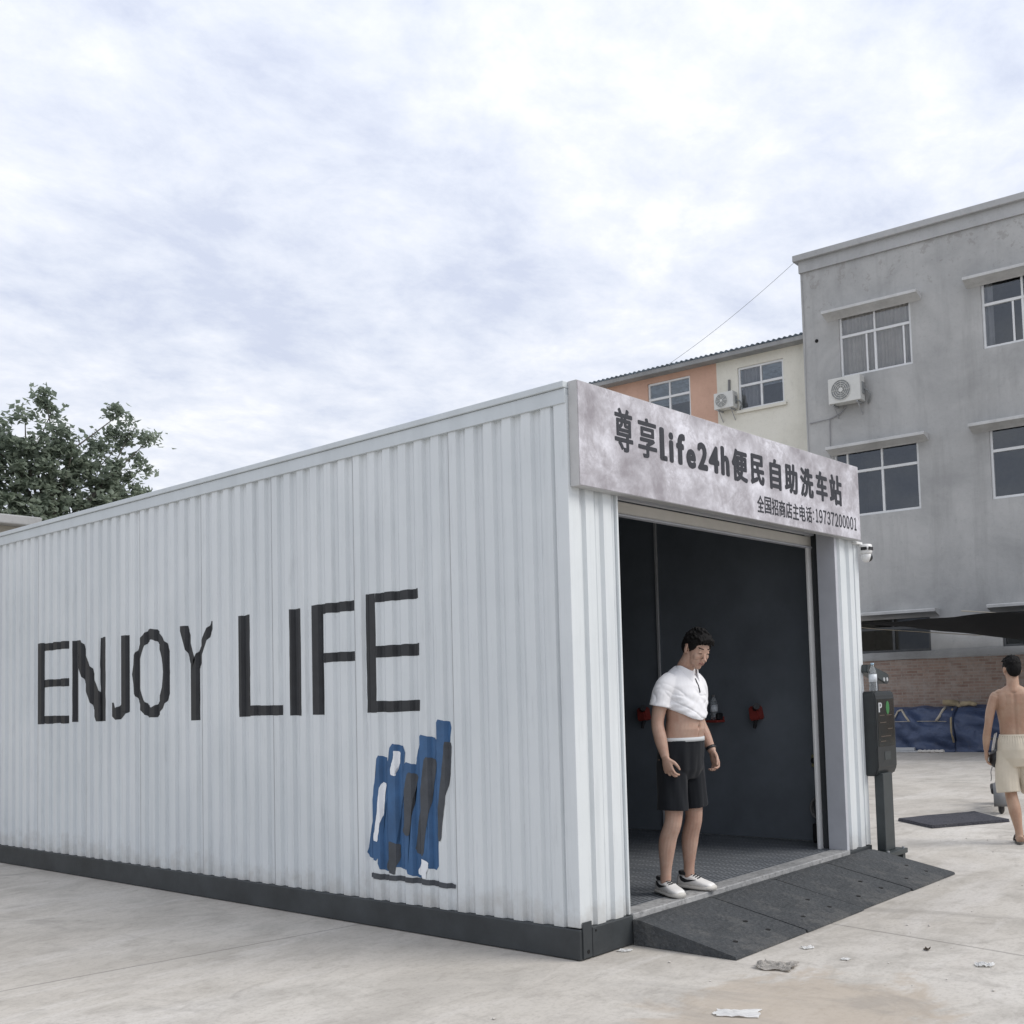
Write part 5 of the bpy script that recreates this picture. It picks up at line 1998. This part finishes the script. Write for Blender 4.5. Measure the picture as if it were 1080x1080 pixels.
# shorts
bm = bmesh.new()
loft(bm, [(0, -.004, .74, .14, .10), (0, -.004, .80, .178, .128), (0, -.008, .88, .184, .134), (0, -.018, .95, .178, .134), (0, -.028, .995, .166, .131)], 32)
limb(bm, [(-.090, -.004, .86), (-.098, -.010, .72), (-.106, -.014, .60), (-.110, -.014, .545)], [.098, .102, .101, .100], 22)
limb(bm, [(.090, -.004, .86), (.098, -.006, .72), (.106, -.008, .60), (.110, -.008, .548)], [.098, .102, .101, .100], 22)
bm = remesh(bm, 0.0055, 4)
for v in bm.verts:
    p = v.co
    f = noise.noise(Vector((p.x * 16, p.y * 16, p.z * 5))) * .007 + math.sin(p.x * 90 + p.z * 12) * .0015
    n_ = Vector((p.x - math.copysign(.09, p.x) * (p.z < .8), p.y, 0))
    if n_.length > 1e-4:
        v.co += n_.normalized() * f
sho = link('shorts', bm, M['darkshort'], man, True)
bm = bmesh.new()
loft(bm, [(0, -.029, .985, .166, .1315), (0, -.031, 1.012, .162, .1300)], 40)
link('waistband', bm, M['band'], sho, True)
# watch
bm = bmesh.new()
wc, wd_ = Vector((.2445, -.069, .927)), Vector((.02, -.48, -.88)).normalized()
s1 = wd_.cross(Vector((1, 0, 0))).normalized(); s2 = wd_.cross(s1)
tube(bm, [wc - wd_ * .009, wc + wd_ * .009], .0345, 20)
wt = link('wristwatch', bm, M['black'], man, True)
bm = bmesh.new()
box(bm, wc.x + .026, wc.x + .040, wc.y - .017, wc.y + .017, wc.z - .017, wc.z + .017, .004)
link('watch_face', bm, M['screen'], wt)
shoe(man, Vector((-.128, .02, 0)), R(-20))
shoe(man, Vector((.135, .015, 0)), R(2))

# --- the shirtless man walking away
man2 = thing('person', 'shirtless man in cream shorts and sandals seen from behind at the right edge', 'person', (5.455, -0.635, 0.0), R(111))
man2.scale = (.975, .975, .975)
J2 = dict(
    torso=[(0, .000, .78, .10, .08), (0, .005, .86, .160, .112), (0, .005, .94, .160, .112), (0, .000, 1.02, .140, .098), (0, -.004, 1.12, .142, .096),
           (0, -.002, 1.22, .158, .102), (0, .006, 1.32, .172, .105), (0, .014, 1.40, .162, .088), (0, .016, 1.445, .125, .066), (0, .012, 1.48, .07, .054)],
    neck=[(0, .02, 1.42), (0, .008, 1.50), (0, -.010, 1.56), (0, -.018, 1.60)], neckr=[.076, .058, .055, .056],
    legL=[(.085, .0, .87), (.080, .00, .70), (.070, .005, .47), (.045, .055, .32), (.020, .085, .13), (.016, .088, .06)],
    legR=[(-.085, .0, .87), (-.105, -.04, .70), (-.135, -.10, .47), (-.15, -.11, .32), (-.16, -.13, .13), (-.16, -.135, .06)],
    legr=[.095, .082, .056, .058, .036, .036],
    armL=[(.168, .018, 1.378), (.215, .040, 1.25), (.242, .050, 1.11), (.262, .030, 1.00), (.272, -.010, .875)],
    armR=[(-.168, .018, 1.378), (-.215, .030, 1.25), (-.240, .030, 1.11), (-.255, -.02, 1.00), (-.258, -.09, .885)],
    delt=(.046, .044, .052), armr=[.050, .044, .037, .038, .025],
    footL=[(.014, .125, .045), (.014, .06, .052), (.016, -.02, .044), (.018, -.09, .034)],
    footR=[(-.16, -.10, .045), (-.16, -.16, .052), (-.16, -.24, .044), (-.16, -.31, .034)],
    handL=((.272, -.011, .873), (.02, -.12, -1), (0, -1, -.1), (-1, 0, 0), 1.0, 1.0),
    handR=((-.258, -.092, .883), (.02, -.3, -1), (0, -1, 0), (1, .2, 0), 1.0, 1.3),
    muscle=[((.080, .060, 1.33), (.065, .040, .10)), ((-.080, .060, 1.33), (.065, .040, .10)), ((.045, .058, 1.12), (.04, .032, .14)), ((-.045, .058, 1.12), (.04, .032, .14)),
            ((.10, .02, 1.42), (.07, .04, .035)), ((-.10, .02, 1.42), (.07, .04, .035))],
)


def spine(bm):
    for v in bm.verts:
        p = v.co
        if p.y > .02 and .95 < p.z < 1.42:
            v.co.y -= .009 * math.exp(-(p.x / .016) ** 2)


J2['after'] = spine
HX2 = Matrix.Translation((0.0, -.030, 1.632)) @ Matrix.Rotation(R(16), 4, 'Z') @ Matrix.Rotation(R(7), 4, 'X')
build_body(man2, J2, M['skin2'], 0.004, True, HX2)
link('hair', hair_mesh(HX2, 1.0, 8), M['hair'], man2, True)
bm = bmesh.new()
loft(bm, [(0, .004, .72, .14, .10), (0, .008, .80, .172, .126), (0, .010, .88, .176, .130), (0, .008, .95, .168, .122), (0, .003, 1.015, .148, .106)], 32)
limb(bm, [(.088, .004, .86), (.092, .004, .70), (.094, .010, .56), (.090, .018, .475)], [.098, .106, .108, .108], 22)
limb(bm, [(-.088, .0, .86), (-.105, -.034, .70), (-.122, -.070, .56), (-.132, -.090, .475)], [.098, .106, .108, .108], 22)
bm = remesh(bm, 0.006, 4)
for v in bm.verts:
    p = v.co
    f = noise.noise(Vector((p.x * 15, p.y * 15, p.z * 4))) * .010
    g_ = max(0, (p.z - .90) / .11)
    f += math.sin(math.atan2(p.y, p.x) * 34) * .0045 * g_
    n_ = Vector((p.x - math.copysign(.09, p.x) * (p.z < .8), p.y, 0))
    if n_.length > 1e-4:
        v.co += n_.normalized() * f
s2_ = link('shorts', bm, M['creamshort'], man2, True)
bm = bmesh.new()
loft(bm, [(0, .003, .992, .150, .1075), (0, .003, 1.022, .149, .1065)], 40)
link('waistband', bm, M['creamshort'], s2_, True)
for (cx, cy) in ((.016, .02), (-.16, -.205)):
    bm = bmesh.new()
    ou = []
    for k in range(26):
        a = 2 * math.pi * k / 26
        y = .145 * math.sin(a)
        ou.append((cx + (.043 + .008 * -math.sin(a)) * math.cos(a), cy + y))
    prism(bm, ou, 'z', .002, .024)
    sd_ = link('sandal', bm, M['sandal'], man2)
    bm = bmesh.new()
    for dy in (-.055, -.02):
        tube(bm, [(cx + .048 * math.cos(a), cy + dy - .02 * math.sin(a), .02 + .062 * math.sin(a)) for a in [math.pi * k / 10 for k in range(11)]], .009, 7)
    link('sandal_strap', bm, M['sandal'], sd_, True)
# white cloth tucked into his waistband
bm = bmesh.new()
n = 8
gr = {}
for i in range(n + 1):
    for j in range(n + 1):
        gr[i, j] = bm.verts.new((.178 + .014 * math.sin(i * 1.1) + .034 * (j / n), .045 - .10 * i / n, 1.03 - .155 * j / n - .01 * math.sin(i)))
for i in range(n):
    for j in range(n):
        bm.faces.new((gr[i, j], gr[i + 1, j], gr[i + 1, j + 1], gr[i, j + 1]))
bmesh.ops.solidify(bm, geom=bm.faces[:], thickness=0.006)
tw = link('hand_towel', bm, M['paper'], None, True)
tw.scale = man2.scale; tw.location = man2.location; tw.rotation_euler = man2.rotation_euler
tag(tw, 'white cloth tucked in the waistband of the shirtless man', 'cloth')
# black pouch in his left hand
bg_ = thing('pouch', 'black pouch with a dangling cord in the hand of the shirtless man', 'pouch')
bg_.scale = man2.scale; bg_.location = man2.location; bg_.rotation_euler = man2.rotation_euler
bm = bmesh.new()
ellipsoid(bm, (.190, -.060, .785), (.056, .085, .085), None, 20, 14)
for v in bm.verts:
    v.co += noise.noise_vector(v.co * 16) * .008
link('pouch_body', bm, M['black'], bg_, True)
bm = bmesh.new()
tube(bm, [(.225, -.05, .71), (.240, -.045, .66), (.236, -.045, .61), (.243, -.045, .575)], .004, 6)
link('cord', bm, M['greyp'], bg_)

# --- small electric scooter beyond him
sc_t = thing('electric_scooter', 'dark small wheeled electric scooter parked beyond the shirtless man', 'scooter', (7.71, 0.345, 0), R(111))


def wheel(y):
    bm = bmesh.new()
    ring = [(0, y + .125 * math.cos(a), .158 + .125 * math.sin(a)) for a in [2 * math.pi * j / 32 for j in range(33)]]
    tube(bm, ring, .033, 10, caps=False)
    ty = link('wheel', bm, M['black'], sc_t, True)
    bm = bmesh.new()
    tube(bm, [(-.035, y, .158), (.035, y, .158)], .095, 20)
    link('rim', bm, M['greyp'], ty)


wheel(.16)
wheel(-.86)
bm = bmesh.new()
arc = [R(-20 + 12 * k) for k in range(13)]
for i in range(len(arc) - 1):
    for s_ in (1,):
        q = [(x, .16 + .175 * math.cos(a), .158 + .175 * math.sin(a)) for a in (arc[i], arc[i + 1]) for x in (-.08, .08)]
        v4 = [bm.verts.new(p) for p in q]
        bm.faces.new((v4[0], v4[1], v4[3], v4[2]))
bmesh.ops.remove_doubles(bm, verts=bm.verts, dist=1e-4)
bmesh.ops.solidify(bm, geom=bm.faces[:], thickness=0.008)
link('mudguard', bm, M['greyp'], sc_t, True)
bm = bmesh.new()
box(bm, -.10, .10, -.60, .02, .20, .27, .02)
box(bm, -.07, .07, -.05, .20, .27, .33, .02)
link('deck', bm, M['black'], sc_t)
bm = bmesh.new()
tube(bm, [(0, -.86, .16), (0, -.80, .40), (0, -.72, .79)], [.02, .03, .025], 10)
tube(bm, [(0, -.60, .24), (0, -.78, .42)], .03, 10)
tube(bm, [(0, .16, .158), (0, .02, .24)], .025, 10)
link('steering_column', bm, M['black'], sc_t, True)
bm = bmesh.new()
tube(bm, [(-.2, -.68, .80), (0, -.72, .79), (.12, -.70, .80)], .016, 8)
hb_ = link('handlebar', bm, M['black'], sc_t, True)
bm = bmesh.new()
tube(bm, [(0, -.15, .30), (0, -.12, .62)], .025, 10)
link('seat_post', bm, M['steel'], sc_t)
bm = bmesh.new()
ellipsoid(bm, (0, -.10, .65), (.085, .14, .045))
link('seat', bm, M['black'], sc_t, True)
